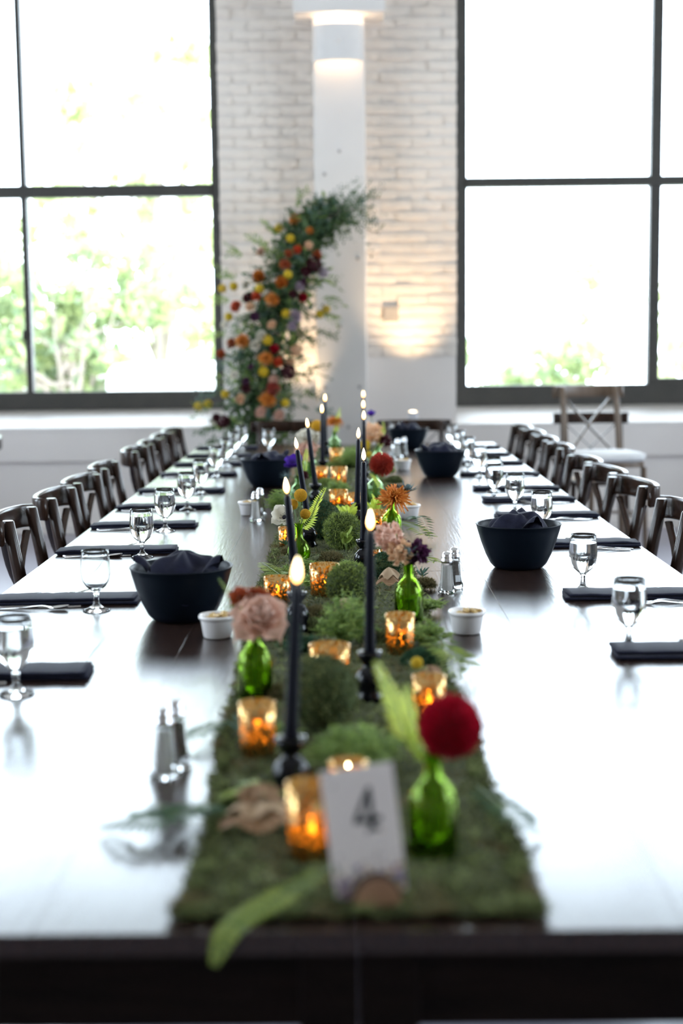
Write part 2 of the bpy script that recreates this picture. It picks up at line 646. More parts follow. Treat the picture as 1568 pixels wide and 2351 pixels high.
# ------------------------------------------------------------------ the room
RX, RY0, RZ = 6.2, -4.5, 5.6
struct('floor', MB().box(-RX - .3, RX + .3, RY0 - .3, WY + 0.02, -0.12, 0).mesh('floor', False), 'floor_concrete')
struct('ceiling', MB().box(-RX - .3, RX + .3, RY0 - .3, WY + 0.9, RZ, RZ + .15).mesh('ceiling', False), 'ceiling_white')
WIN = [(-4.0, -0.88), (0.813, 3.95)]
WZ0, WZ1 = 0.80, 4.75
mb = MB()
mb.box(-RX - .3, RX + .3, WY, WY + .9, -0.1, 0.78)
mb.box(-RX - .3, -4.0, WY, WY + .9, 0.78, WZ1)
mb.box(-0.88, 0.813, WY, WY + .9, 0.78, WZ1)
mb.box(3.95, RX + .3, WY, WY + .9, 0.78, WZ1)
mb.box(-RX - .3, RX + .3, WY, WY + .9, WZ1, RZ)
wall_back = struct('wall_back', mb.mesh('wall_back', False), 'wall_grey')
# board apron under the sills, proud of the wall
for i, (a, b) in enumerate(WIN):
    mb = MB()
    mb.box(a - 0.02, b + 0.02, WY - 0.03, WY + 0.01, 0.535, 0.775)
    struct('trim_%d' % (i + 3), mb.mesh('apron_board', False, bevel=0.004), 'wall_grey')
mb = MB().box(-RX, RX, WY - 0.025, WY + .01, 0, 0.07)
struct('baseboard_back', mb.mesh('baseboard', False, bevel=0.004), 'wall_grey')
# sloping sills
for i, (a, b) in enumerate(WIN):
    mb = MB()
    vs = [(a, WY - .035, .755), (b, WY - .035, .755), (b, GY + .08, .755), (a, GY + .08, .755),
          (a, WY - .035, .785), (b, WY - .035, .785), (b, GY + .08, .882), (a, GY + .08, .882)]
    mb.add(vs, [(0, 3, 2, 1), (4, 5, 6, 7), (0, 1, 5, 4), (1, 2, 6, 5), (2, 3, 7, 6), (3, 0, 4, 7)])
    struct('trim_%d' % (i + 1), mb.mesh('sill', False, bevel=0.004), 'white_paint')

# painted bricks on the pier, either side of the column
brick_meshes = []
for k in range(5):
    mb = MB()
    n = 4
    L_, H_, D_ = 0.214, 0.064, 0.03
    vs, fs = [], []
    for j in range(3):
        for i in range(n + 1):
            x = -L_ / 2 + L_ * i / n
            z = -H_ / 2 + H_ * j / 2
            edge = (i in (0, n)) or (j in (0, 2))
            vs.append((x + rnd(-.003, .003) * edge, (rnd(0.004, 0.009) if edge else rnd(-.004, .003)), z + rnd(-.004, .004) * edge))
    for j in range(2):
        for i in range(n):
            a = j * (n + 1) + i
            fs.append((a, a + 1, a + n + 2, a + n + 1))
    o = len(vs)
    rim = [0, 1, 2, 3, 4, 9, 14, 13, 12, 11, 10, 5]
    for r in rim:
        vs.append((vs[r][0] * .99, D_, vs[r][2] * .98))
    for q in range(len(rim)):
        q2 = (q + 1) % len(rim)
        fs.append((rim[q], o + q, o + q2, rim[q2]))
    mb.add(vs, fs)
    brick_meshes.append(mb.mesh('brick', 'auto', recalc=True))
nbr = 0
for (x0, x1) in ((-0.88, -0.20), (0.166, 0.813)):
    course = 0
    z = 1.31
    while z < 4.12:
        off = 0.0 if course % 2 else -0.1125
        x = x0 + off
        while x < x1 - 0.03:
            a, b = max(x, x0), min(x + 0.215, x1)
            if b - a > 0.05:
                me = brick_meshes[random.randrange(5)]
                o = link('brick', me, 'brick_paint', wall_back, ((a + b) / 2, WY - 0.015 + rnd(-.007, .004), z + rnd(-.003, .003)),
                         (rnd(-.05, .05), rnd(-.012, .012), rnd(-.012, .012)), ((b - a) / 0.214 * 1.035, 1, 1.02))
                nbr += 1
            x += 0.225
        z += 0.0745
        course += 1

# unseen side and rear walls, side windows added to bring in daylight
for sgn, nm in ((-1, 'left'), (1, 'right')):
    mb = MB()
    xa, xb = (-RX - .3, -RX) if sgn < 0 else (RX, RX + .3)
    ys = [(RY0, -0.1), (3.1, 4.9), (8.1, WY)]
    for (a, b) in ys:
        mb.box(xa, xb, a, b, 0, RZ)
    for (a, b) in ((-0.1, 3.1), (4.9, 8.1)):
        mb.box(xa, xb, a, b, 0, 0.9)
        mb.box(xa, xb, a, b, 4.7, RZ)
    struct('wall_' + nm, mb.mesh('wall_' + nm, False), 'wall_grey')
struct('wall_front', MB().box(-RX - .3, RX + .3, RY0 - .3, RY0, 0, RZ).mesh('wall_front', False), 'wall_dark')


def window(idx, x0, x1, z0, z1, mull, rail, rail2=None, bottom=0.14, jamb=0.12, along='x', pos=GY, upper_jamb=None, mw=0.05, rb=None):
    """x0..x1 along the wall, mull = list of (a,b) upright bars, rail = (za,zb)"""
    def B(mb_, a, b, d0, d1, za, zb):
        if along == 'x':
            mb_.box(a, b, pos + d0, pos + d1, za, zb)
        else:
            mb_.box(pos + d0, pos + d1, a, b, za, zb)
        return mb_
    root = thing('window_%d' % idx, None, None)
    root['kind'] = 'structure'
    fr = MB()
    B(fr, x0, x1, 0, .09, z0, z0 + bottom)
    B(fr, x0, x1, 0, .09, z1 - .09, z1)
    B(fr, x0, x0 + jamb, 0, .09, z0 + bottom, z1 - .09)
    B(fr, x1 - jamb, x1, 0, .09, z0 + bottom, z1 - .09)
    struct('window_frame', fr.mesh('window_frame', False), 'frame_dark', root)
    for (a, b) in mull:
        struct('mullion', B(MB(), a, b, -.012, .08, z0 + bottom, z1 - .09).mesh('mullion', False, bevel=.004), 'frame_dark', root)
    struct('meeting_rail', B(MB(), x0 + jamb, x1 - jamb, -.02, .085, rail[0], rail[1]).mesh('rail', False, bevel=.004), 'frame_dark', root)
    cuts = [x0 + jamb] + [v for ab in mull for v in ab] + [x1 - jamb]
    for (za, zb) in ((z0 + bottom, rail[0]), (rail[1], z1 - .09)):
        for k in range(0, len(cuts), 2):
            struct('pane', B(MB(), cuts[k], cuts[k + 1], .035, .041, za, zb).mesh('pane', False), 'window_glass', root)
    return root


w1 = window(1, -4.0, -0.88, 0.88, 4.75, [(-2.468, -2.42)], (2.502, 2.593), bottom=.14, jamb=.125)
w2 = window(2, 0.813, 3.95, 0.876, 4.75, [(2.351, 2.437)], (2.545, 2.618), bottom=.158, jamb=.138)
# lower sash stile and handle of the left window, taller bottom bar of the right-hand casement
struct('sash_latch', MB().box(-2.485, -2.455, GY - .03, GY - .008, 1.42, 1.50).mesh('latch', False, bevel=.004), 'frame_dark', w1)
struct('sash_bar', MB().box(2.437, 3.82, GY - .004, GY + .07, 1.034, 1.08).mesh('sashbar', False, bevel=.004), 'frame_dark', w2)
k = 3
for sgn in (-1, 1):  # unseen side windows, added for more daylight indoors
    for (a, b) in ((-0.1, 3.1), (4.9, 8.1)):
        window(k, a, b, 0.9, 4.7, [((a + b) / 2 - .03, (a + b) / 2 + .03)], (2.5, 2.6), jamb=.1, along='y', pos=(sgn * (RX + .15)) - .045)
        k += 1

# column with bolster, bolts
col = thing('column', None, None, (0, 0, 0))
col['kind'] = 'structure'
CX0, CX1, CY = -0.199, 0.163, 10.2
struct('post', MB().box(CX0, CX1, CY, WY + .005, 0, RZ).mesh('post', False, bevel=.012), 'column_paint', col)
struct('bolster', MB().box(-0.325, 0.302, CY - .16, WY + .002, 3.62, RZ).mesh('bolster', False, bevel=.01), 'column_paint', col)
for (px, py) in ((779, 347), (822, 594), (781, 749), (747, 890), (826, 888), (745, 400), (800, 980)):
    p = depth(px, py, CY)
    mbb = MB().lathe([(0, 0.006), (.009, 0.005), (.0125, 0), (.0125, -.006), (0, -.006)], 14, Matrix.Rotation(PI / 2, 4, 'X'))
    link('bolt', mbb.mesh('bolt'), 'bolt_grey', col, (p.x, CY - 0.002, p.z))

# outlet plate
p = depth(898, 721, WY - .02)
t = thing('outlet_plate', 'small grey square cover plate on the white brick pier', 'cover plate', (p.x, WY - 0.02, p.z))
link('plate', MB().box(-.054, .054, -.012, .006, -.054, .054).mesh('plate', False, bevel=.004), 'plate_grey', t)
for s in (-1, 1):
    link('screw', MB().lathe([(0, .002), (.005, .001), (.005, -.002), (0, -.002)], 10, Matrix.Rotation(PI / 2, 4, 'X')).mesh('screw'),
         'bolt_grey', t, (0, -.0125, s * .035))

# sconce on the column
t = thing('wall_sconce', 'white curved box sconce glowing high on the column', 'wall lamp', (-0.018, CY, 3.31))
mb = MB()
vs, fs = [], []
n = 12
for zz in (0, 0.245):
    for i in range(n + 1):
        a = PI * i / n
        vs.append((0.172 * math.cos(a), -0.13 * math.sin(a) ** 0.6 - .004, zz))
    for i in range(n + 1):
        a = PI * (n - i) / n
        vs.append((0.166 * math.cos(a), -0.124 * math.sin(a) ** 0.6 - .004, zz))
q = 2 * (n + 1)
for i in range(q):
    i2 = (i + 1) % q
    fs.append((i, i2, q + i2, q + i))
for i in range(n):
    fs.append((i, i + 1, q - 2 - i, q - 1 - i))
    fs.append((q + i + 1, q + i, q + q - 1 - i, q + q - 2 - i))
mb.add(vs, fs)
link('shell', mb.mesh('shell', 'auto', recalc=True), 'lamp_white', t)
link('finial', MB().sphere(0.012, None, 12, 8).mesh('finial'), 'lamp_white', t, (0, -.137, .13))
link('bulb', MB().lathe([(0, .16), (.02, .15), (.028, .125), (.02, .10), (0, .09)], 14).mesh('bulb'), 'lamp_glow', t, (0, -.06, 0))
for zz, en in ((.20, 1.6), (.05, .10)):
    ld = bpy.data.lights.new('sconce_light', 'POINT')
    ld.energy = en
    ld.color = (1, .74, .48)
    ld.shadow_soft_size = 0.025
    lo = bpy.data.objects.new('sconce_light', ld)
    COL.objects.link(lo)
    lo.parent = t
    lo.location = (0, -.075, zz)


def uplight(px, py, Y, label, en):
    p = depth(px, py, Y)
    t = thing('uplight', label, 'lamp', (p.x, Y, 0), 0, 'warm uplights washing the pier')
    link('foot', MB().lathe([(0, 0), (.11, 0), (.11, .012), (.02, .02), (0, .02)], 24).mesh('foot', recalc=True), 'uplight_body', t)
    link('pole', MB().tube([(0, 0, .02), (0, 0, p.z - .12)], .011, 10).mesh('pole', 'auto'), 'uplight_body', t)
    link('head', MB().lathe([(0, -.13), (.03, -.13), (.036, -.11), (.036, 0), (.031, 0), (.031, -.012), (0, -.012)], 24).mesh('head', 'auto', recalc=True),
         'uplight_body', t, (0, 0, p.z))
    link('lens', MB().lathe([(0, .004), (.02, .002), (.03, -.005), (0, -.006)], 20).mesh('lens'), 'lamp_glow', t, (0, 0, p.z))
    ld = bpy.data.lights.new('uplight_lamp', 'SPOT')
    ld.energy = en
    ld.color = (1, .72, .42)
    ld.spot_size = 1.2
    ld.spot_blend = 1.0
    ld.shadow_soft_size = .03
    lo = bpy.data.objects.new('uplight_lamp', ld)
    COL.objects.link(lo)
    lo.parent = t
    lo.location = (0, 0, p.z + .02)
    lo.rotation_euler = Vector((0, 0.30, 1)).to_track_quat('-Z', 'Y').to_euler()


uplight(948, 945, 10.0, 'slim warm uplight standing before the pier right of the column', 70)
uplight(690, 985, 10.1, 'slim warm uplight hidden behind the flower arch', 34)

# ------------------------------------------------------------------ outside
GZ = -1.3
struct('ground', MB().box(-40, 40, WY + .95, 70, GZ - .2, GZ).mesh('ground', False), 'ground_earth')


def tree(name, label, X, Y, trunk_h, lean, crowns, nleaf, lsize, material, group='trees outside the windows', limbs=5):
    t = thing(name, label, 'tree', (X, Y, GZ), 0, group)
    tk = MB()
    top = Vector((lean, 0, trunk_h))
    tk.tube([(0, 0, -.05), (lean * .25, .03, trunk_h * .4), (lean * .7, -.02, trunk_h * .75), top], [.12, .09, .07, .03], 9)
    for (c, rad) in crowns:
        c = Vector(c)
        for j in range(limbs):
            d = rdir()
            end = c + Vector((d.x * rad[0], d.y * rad[1], d.z * rad[2])) * .75
            st = Vector((lean * .5, 0, trunk_h * rnd(.35, .9)))
            mid = (st + end) / 2 + Vector((rnd(-.15, .15), rnd(-.15, .15), rnd(.0, .25)))
            tk.tube([st, mid, end], [.045, .028, .008], 6)
    link('trunk', tk.mesh('trunk'), 'bark', t)
    lf = MB()
    tot = sum(r[0] * r[1] * r[2] for _, r in crowns)
    for (c, rad) in crowns:
        c = Vector(c)
        nn = int(nleaf * rad[0] * rad[1] * rad[2] / tot)
        clusters = [c + Vector((d.x * rad[0], d.y * rad[1], d.z * rad[2])) * rnd(.3, 1) for d in (rdir() for _ in range(max(6, nn // 45)))]
        for j in range(nn):
            q = random.choice(clusters) + rdir() * (rnd(0, 1) ** .6) * .32 * min(rad)
            lf.leaf(frame_to(rdir(), rnd(0, 6), q), lsize * rnd(.7, 1.3), lsize * .6)
    link('crown', lf.mesh('crown', False), material, t)
    return t


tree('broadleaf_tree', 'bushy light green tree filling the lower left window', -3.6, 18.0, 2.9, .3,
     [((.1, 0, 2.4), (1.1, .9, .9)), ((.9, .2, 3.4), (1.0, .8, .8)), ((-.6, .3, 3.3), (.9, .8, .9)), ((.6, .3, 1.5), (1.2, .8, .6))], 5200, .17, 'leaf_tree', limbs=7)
tree('hazed_shrub', 'low shrub with blue haze in its leaf colour behind the left window', -3.0, 21.0, 1.6, .1,
     [((0, 0, 1.7), (1.5, .8, .9)), ((1.4, 0, 1.6), (1.1, .8, .9)), ((-1.6, 0, 1.9), (1.2, .8, 1.0))], 3600, .2, 'leaf_haze', limbs=5)
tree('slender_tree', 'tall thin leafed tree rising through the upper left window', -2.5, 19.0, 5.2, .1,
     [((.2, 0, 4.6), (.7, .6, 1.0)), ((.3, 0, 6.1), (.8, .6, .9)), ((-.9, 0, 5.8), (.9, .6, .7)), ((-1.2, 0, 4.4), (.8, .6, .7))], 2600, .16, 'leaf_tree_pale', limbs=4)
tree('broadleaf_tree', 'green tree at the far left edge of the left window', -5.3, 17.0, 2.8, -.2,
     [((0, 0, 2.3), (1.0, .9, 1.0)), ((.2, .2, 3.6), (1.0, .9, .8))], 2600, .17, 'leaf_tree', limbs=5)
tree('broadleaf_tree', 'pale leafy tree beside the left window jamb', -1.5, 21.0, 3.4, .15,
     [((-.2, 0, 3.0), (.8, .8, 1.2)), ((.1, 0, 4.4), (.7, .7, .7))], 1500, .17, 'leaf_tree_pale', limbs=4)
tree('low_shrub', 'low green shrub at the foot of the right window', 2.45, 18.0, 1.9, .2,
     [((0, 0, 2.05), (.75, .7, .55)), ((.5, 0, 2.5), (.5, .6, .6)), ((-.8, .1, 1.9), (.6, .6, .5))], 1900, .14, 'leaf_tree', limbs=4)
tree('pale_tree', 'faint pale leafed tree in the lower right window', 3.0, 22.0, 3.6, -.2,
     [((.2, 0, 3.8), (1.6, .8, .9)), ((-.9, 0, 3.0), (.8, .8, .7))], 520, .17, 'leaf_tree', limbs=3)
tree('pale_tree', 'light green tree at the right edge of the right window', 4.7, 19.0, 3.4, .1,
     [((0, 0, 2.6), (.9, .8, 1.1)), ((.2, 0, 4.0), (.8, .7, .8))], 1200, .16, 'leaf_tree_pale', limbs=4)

# white van outside the left window
t = thing('white_van', 'overexposed white van roof showing low outside the left window', 'van', (-0.95, 15.4, GZ))
mb = MB().box(-1.50, 1.5, -.85, .85, .38, 2.47)
link('body', mb.mesh('body', True, bevel=.16, segs=4), 'van_white', t)
for sx in (-1, 1):
    for sy in (-1, 1):
        wm = MB().lathe([(0, -.1), (.2, -.1), (.31, -.08), (.33, 0), (.31, .08), (.2, .1), (0, .1)], 20, Matrix.Rotation(PI / 2, 4, 'X'))
        link('wheel', wm.mesh('wheel', recalc=True), 'rubber', t, (sx * 1.0, sy * .8, .33))
link('side_window', MB().box(-1.2, -.4, -.87, -.845, 1.5, 2.0).mesh('side_window', False, bevel=.01), 'frame_dark', t)

# ------------------------------------------------------------------ tables
TXL, TXM, TXR = -0.898, 0.010, 0.918
TY = [1.501, 3.941, 6.381, 8.821]
plank_w = (TXM - TXL) / 5
plank_me = MB().box(-plank_w / 2 + .0002, plank_w / 2 - .0002, -1.2192, 1.2192, -.026, 0).mesh('plank', False, bevel=.0005, segs=1)
end_apron_me = MB().box(-.4538, .4538, -.012, .012, -.116, -.026).mesh('end_apron', False, bevel=.002, segs=1)
side_apron_me = MB().box(-.012, .012, -1.12, 1.12, -.095, -.026).mesh('side_apron', False, bevel=.002, segs=1)
leg_me = MB().box(-.033, .033, -.033, .033, -TOPZ, -.026).mesh('leg', False, bevel=.004, segs=2)
rows = ['nearest', 'middle', 'far']
for r in range(3):
    for s, (xa, xb) in (('left', (TXL, TXM)), ('right', (TXM, TXR))):
        cx, cyy = (xa + xb) / 2, (TY[r] + TY[r + 1]) / 2
        t = thing('banquet_table', 'dark brown plank table, %s row, %s side of the moss runner' % (rows[r], s), 'table', (cx, cyy, TOPZ), 0,
                  'dark wooden banquet tables pushed together')
        for k in range(5):
            link('plank', plank_me, 'table_wood', t, ((k - 2) * plank_w, 0, rnd(-.0003, 0)))
        for sg in (-1, 1):
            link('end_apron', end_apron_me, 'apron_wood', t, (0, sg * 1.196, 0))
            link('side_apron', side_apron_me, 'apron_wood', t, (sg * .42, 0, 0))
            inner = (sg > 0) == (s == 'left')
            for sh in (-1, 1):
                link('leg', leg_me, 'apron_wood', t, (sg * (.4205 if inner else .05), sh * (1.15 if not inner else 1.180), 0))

# ------------------------------------------------------------------ chairs
def rrect(wd, ht, r=.3, n=3):
    """rounded section centred on the origin"""
    pts = []
    rr = min(wd, ht) * r
    for cx_, cy_, a0 in ((wd / 2 - rr, ht / 2 - rr, 0), (-wd / 2 + rr, ht / 2 - rr, PI / 2), (-wd / 2 + rr, -ht / 2 + rr, PI), (wd / 2 - rr, -ht / 2 + rr, 1.5 * PI)):
        for k in range(n + 1):
            a = a0 + PI / 2 * k / n
            pts.append((cx_ + rr * math.cos(a), cy_ + rr * math.sin(a)))
    return pts


def chair_meshes(seat_h, top_h, wood, pw=.185, cushion=None, strap=.014):
    M = {}
    lean = (top_h - seat_h) * .16
    yb = -.195
    # posts run from the floor to the rail
    for s in (-1, 1):
        pts = [(s * (pw + .02), yb + .01, 0), (s * (pw + .005), yb, seat_h * .6), (s * pw, yb - .002, seat_h), (s * (pw - .003), yb - lean * .45, seat_h + (top_h - seat_h) * .5),
               (s * (pw - .004), yb - lean, top_h - .006), (s * (pw - .004), yb - lean, top_h)]
        M['post%d' % s] = (MB().tube(pts, [.016, .019, .021, .0205, .0195, .016], 14).mesh('back_post', 'auto'), wood)
        M['leg%d' % s] = (MB().tube([(s * .19, .2, 0), (s * .175, .18, seat_h - .03)], [.014, .019], 12).mesh('leg', 'auto'), wood)
    # bent rail behind the posts
    path = []
    for k in range(21):
        u = -1 + 2 * k / 20
        x = u * (pw + .052)
        y = yb - lean - .026 - .052 * (1 - abs(u) ** 2.6) + (.018 if abs(u) > .94 else 0)
        path.append((x, y, top_h - .034))
    M['rail'] = (MB().bar(path, rrect(.022, .078, .48, 4)).mesh('top_rail', True, recalc=True), wood)
    # crossed straps
    for s in (-1, 1):
        pts = []
        for k in range(9):
            u = k / 8
            x = s * (pw - .03) * (1 - 2 * u)
            z = top_h - .075 - (top_h - .075 - seat_h - .03) * u
            y = yb - lean * (1 - u) - .03 * math.sin(PI * u) - .012 - (.006 if s > 0 else 0)
            pts.append((x, y, z))
        M['strap%d' % s] = (MB().tube(pts, strap, 8, flat=(1.0, .3)).mesh('cross_strap', 'auto'), wood)
    # seat
    prof = []
    for k in range(28):
        a = 2 * PI * k / 28
        ca, sa = math.cos(a), math.sin(a)
        ex = .55
        x = .205 * (abs(ca) ** ex) * (1 if ca >= 0 else -1) * (1 + .06 * sa)
        y = .205 * (abs(sa) ** ex) * (1 if sa >= 0 else -1)
        prof.append((x, y))
    vs = [(x, y, seat_h - .032) for x, y in prof] + [(x * 1.02, y * 1.02, seat_h - .016) for x, y in prof] + [(x, y, seat_h) for x, y in prof]
    nn = 28
    fs = [tuple(reversed(range(nn))), tuple(range(2 * nn, 3 * nn))]
    for l in range(2):
        for k in range(nn):
            k2 = (k + 1) % nn
            fs.append((l * nn + k, l * nn + k2, (l + 1) * nn + k2, (l + 1) * nn + k))
    M['seat'] = (MB().add(vs, fs).mesh('seat', 'auto'), wood)
    vs = [(x * .86, y * .86, seat_h + .001) for x, y in prof] + [(x * .8, y * .8, seat_h + .004) for x, y in prof]
    fs = [tuple(range(nn, 2 * nn))] + [(k, (k + 1) % nn, nn + (k + 1) % nn, nn + k) for k in range(nn)]
    M['cane_panel'] = (MB().add(vs, fs).mesh('cane_panel', 'auto'), 'cane')
    if cushion:
        vs = []
        for sc_, zz in ((.96, .002), (1.06, .02), (1.05, .045), (.9, .058)):
            vs += [(x * sc_, y * sc_, seat_h + zz) for x, y in prof]
        fs = [tuple(reversed(range(nn))), tuple(range(3 * nn, 4 * nn))]
        for l in range(3):
            for k in range(nn):
                k2 = (k + 1) % nn
                fs.append((l * nn + k, l * nn + k2, (l + 1) * nn + k2, (l + 1) * nn + k))
        M['cushion'] = (MB().add(vs, fs).mesh('cushion'), cushion)
    zs = seat_h * .42
    M['stretcher0'] = (MB().tube([(-.19, -.19, zs), (-.18, .185, zs)], .009, 8).mesh('stretcher', 'auto'), wood)
    M['stretcher1'] = (MB().tube([(.19, -.19, zs), (.18, .185, zs)], .009, 8).mesh('stretcher', 'auto'), wood)
    M['stretcher2'] = (MB().tube([(-.18, .19, zs + .05), (.18, .19, zs + .05)], .009, 8).mesh('stretcher', 'auto'), wood)
    return M


PN = {'post-1': 'back_post', 'post1': 'back_post', 'leg-1': 'leg', 'leg1': 'leg', 'rail': 'top_rail', 'strap-1': 'cross_strap', 'strap1': 'cross_strap',
      'seat': 'seat', 'cane_panel': 'cane_panel', 'cushion': 'cushion', 'stretcher0': 'stretcher', 'stretcher1': 'stretcher', 'stretcher2': 'stretcher'}
RIV = MB().sphere(.006, None, 8, 6).mesh('rivet')


def chair(meshes, label, loc, rz, group=None, cat='chair', name='cross_back_chair', rivets=None):
    t = thing(name, label, cat, loc, rz, group)
    for k, (me, mt) in meshes.items():
        o = link(PN[k], me, mt, t)
        if k == 'rail' and rivets:
            for s in (-1, 1):
                link('rivet', RIV, 'steel', o, (s * rivets[0], rivets[1], rivets[2]))
    return t


CH = chair_meshes(.45, .865, 'chair_wood')
RV = (.181, -.195 - .415 * .16 + .0185, .83)
chL = [4.52, 5.13, 5.65, 6.28, 7.20, 7.70, 8.21, 8.71]
chR = [4.57, 5.30, 5.82, 6.34, 7.12, 7.66, 8.18, 8.68]
rotR = [0.0, .12, .10, .05, 0, 0, .02, 0]
rotL = [.02, 0, -.03, .03, 0, 0, 0, 0]
for i in range(8):
    chair(CH, '%s dark cross-back chair from the camera along the left table edge' % ORD[i].capitalize(), (-.775 + rnd(-.008, .008), chL[i], 0), -PI / 2 + rotL[i],
          'chairs along the left table edge', rivets=RV)
    chair(CH, '%s dark cross-back chair from the camera along the right table edge' % ORD[i].capitalize(), (.795 + rnd(-.008, .008), chR[i], 0), PI / 2 + rotR[i],
          'chairs along the right table edge', rivets=RV)
chair(CH, 'dark cross-back chair at the table end before the flower arch', (-.385, 9.16, 0), PI, 'chairs at the far table end', rivets=RV)
chair(CH, 'dark cross-back chair at the table end right of the column', (.455, 9.14, 0), PI, 'chairs at the far table end', rivets=RV)
CS = chair_meshes(.62, 1.085, 'stool_wood', pw=.19, cushion='cushion_white', strap=.021)
chair(CS, 'tall brown cross-back stool with white cushion under the right window', (1.66, 9.05, 0), PI + .25, None, 'stool', 'cross_back_stool')
CB = chair_meshes(.45, .875, 'chair_wood', pw=.20)
chair(CB, 'dark chair standing behind the tall brown stool', (1.70, 9.62, 0), PI - .03, None)
chair(CH, 'dark chair cut by the left picture edge near the window wall', (-2.34, 8.2, 0), PI / 2 + .2, None, rivets=RV)

# ------------------------------------------------------------------ place settings
gob_prof = [(0, 0), (.033, 0), (.0335, .002), (.030, .0045), (.016, .009), (.0085, .016), (.0065, .026), (.0063, .038), (.0085, .046), (.014, .051),
            (.024, .060), (.0325, .074), (.036, .090), (.0362, .100), (.0352, .118), (.0335, .136), (.0326, .148),
            (.0317, .148), (.0326, .136), (.0343, .118), (.0353, .100), (.0351, .090), (.0316, .0748), (.023, .0615), (.0125, .0538), (0, .0522)]
GOB = MB().lathe(gob_prof, 36).mesh('goblet_glass', True, recalc=True)
GWAT = MB().lathe([(0, .0519), (.0127, .0535), (.0233, .0612), (.0319, .0746), (.0354, .090), (.0356, .100), (.0346, .118), (.0337, .127), (0, .127)], 36).mesh('water', 'auto', recalc=True)


def napkin_mesh(seed):
    rs = random.Random(seed)
    mb_ = MB()
    nx, nyy = 26, 8
    L_, W_ = .365, .100
    for lay in range(2):
        z0, th = (.0005, .0075) if lay == 0 else (.008, .0075)
        sh = rs.uniform(-.004, .004)
        prof = rrect(W_ - lay * .004, th, .48, 3)
        path = []
        for i in range(nx):
            u = i / (nx - 1)
            x = -L_ / 2 + L_ * u - lay * .004 + (rs.uniform(-.003, .003) if i in (0, nx - 1) else 0)
            drop = max(0, .12 - u) * (.035 if lay else .02)
            path.append((x, sh + .003 * noise.noise((u * 5, seed, lay)), z0 + th / 2 + (.0015 * noise.noise((u * 9, seed, lay + 3)) + .001) * lay - drop * lay))
        mb_.bar(path, prof)
    me = mb_.mesh('folded_napkin', True, recalc=True)
    return me


NAP = [napkin_mesh(k) for k in range(4)]


def strip(mb_, pts, th=.0012):
    """flat cutlery outline: pts = (x, half width, z) along the length"""
    vs, fs = [], []
    for (x, hw, z) in pts:
        vs += [(x, -hw, z), (x, hw, z), (x, hw * .8, z + th), (x, -hw * .8, z + th)]
    for i in range(len(pts) - 1):
        for k in range(4):
            k2 = (k + 1) % 4
            fs.append((i * 4 + k, i * 4 + k2, (i + 1) * 4 + k2, (i + 1) * 4 + k))
    fs += [(3, 2, 1, 0), tuple(len(vs) - 4 + k for k in range(4))]
    mb_.add(vs, fs)


def fork_mesh():
    mb_ = MB()
    strip(mb_, [(0, .004, .001), (.004, .0085, .001), (.02, .0085, .0015), (.06, .005, .0035), (.10, .0033, .0075), (.118, .0036, .006), (.128, .009, .003), (.140, .0115, .0022), (.146, .0118, .003)])
    for k in range(4):
        y = -.0093 + .0062 * k
        vs0 = [(.144, y), (.165, y), (.185, y * .95)]
        zz = [.0028, .006, .013]
        a = MB()
        strip(a, [(x_, .0019 if i < 2 else .0009, zz[i]) for i, (x_, y_) in enumerate(vs0)])
        mb_.add([(v[0], v[1] + y, v[2]) for v in a.v], a.f)
    return mb_.mesh('fork', 'auto', recalc=True)


def knife_mesh():
    mb_ = MB()
    strip(mb_, [(0, .005, .0005), (.004, .0085, .0005), (.03, .0085, .001), (.085, .006, .0015), (.10, .0055, .0015), (.108, .009, .0008), (.16, .0095, .0006), (.19, .008, .0006), (.208, .002, .0006)], .0035)
    return mb_.mesh('knife', 'auto', recalc=True)


def spoon_mesh():
    mb_ = MB()
    strip(mb_, [(0, .004, .001), (.004, .008, .001), (.02, .008, .0015), (.06, .0045, .004), (.105, .003, .009), (.12, .0036, .007), (.13, .010, .004)])
    vs, fs = [], []
    n = 16
    for ring, (s, z) in enumerate(((1, .0075), (.72, .0035), (.35, .0015), (0.01, .001))):
        for k in range(n):
            a = 2 * PI * k / n
            vs.append((.149 + .026 * s * math.cos(a), .0175 * s * math.sin(a), z + (.003 * math.cos(a) if ring == 0 else 0)))
    for r_ in range(3):
        for k in range(n):
            k2 = (k + 1) % n
            fs.append((r_ * n + k, r_ * n + k2, (r_ + 1) * n + k2, (r_ + 1) * n + k))
    mb_.add(vs, fs)
    return mb_.mesh('spoon', 'auto', recalc=True)


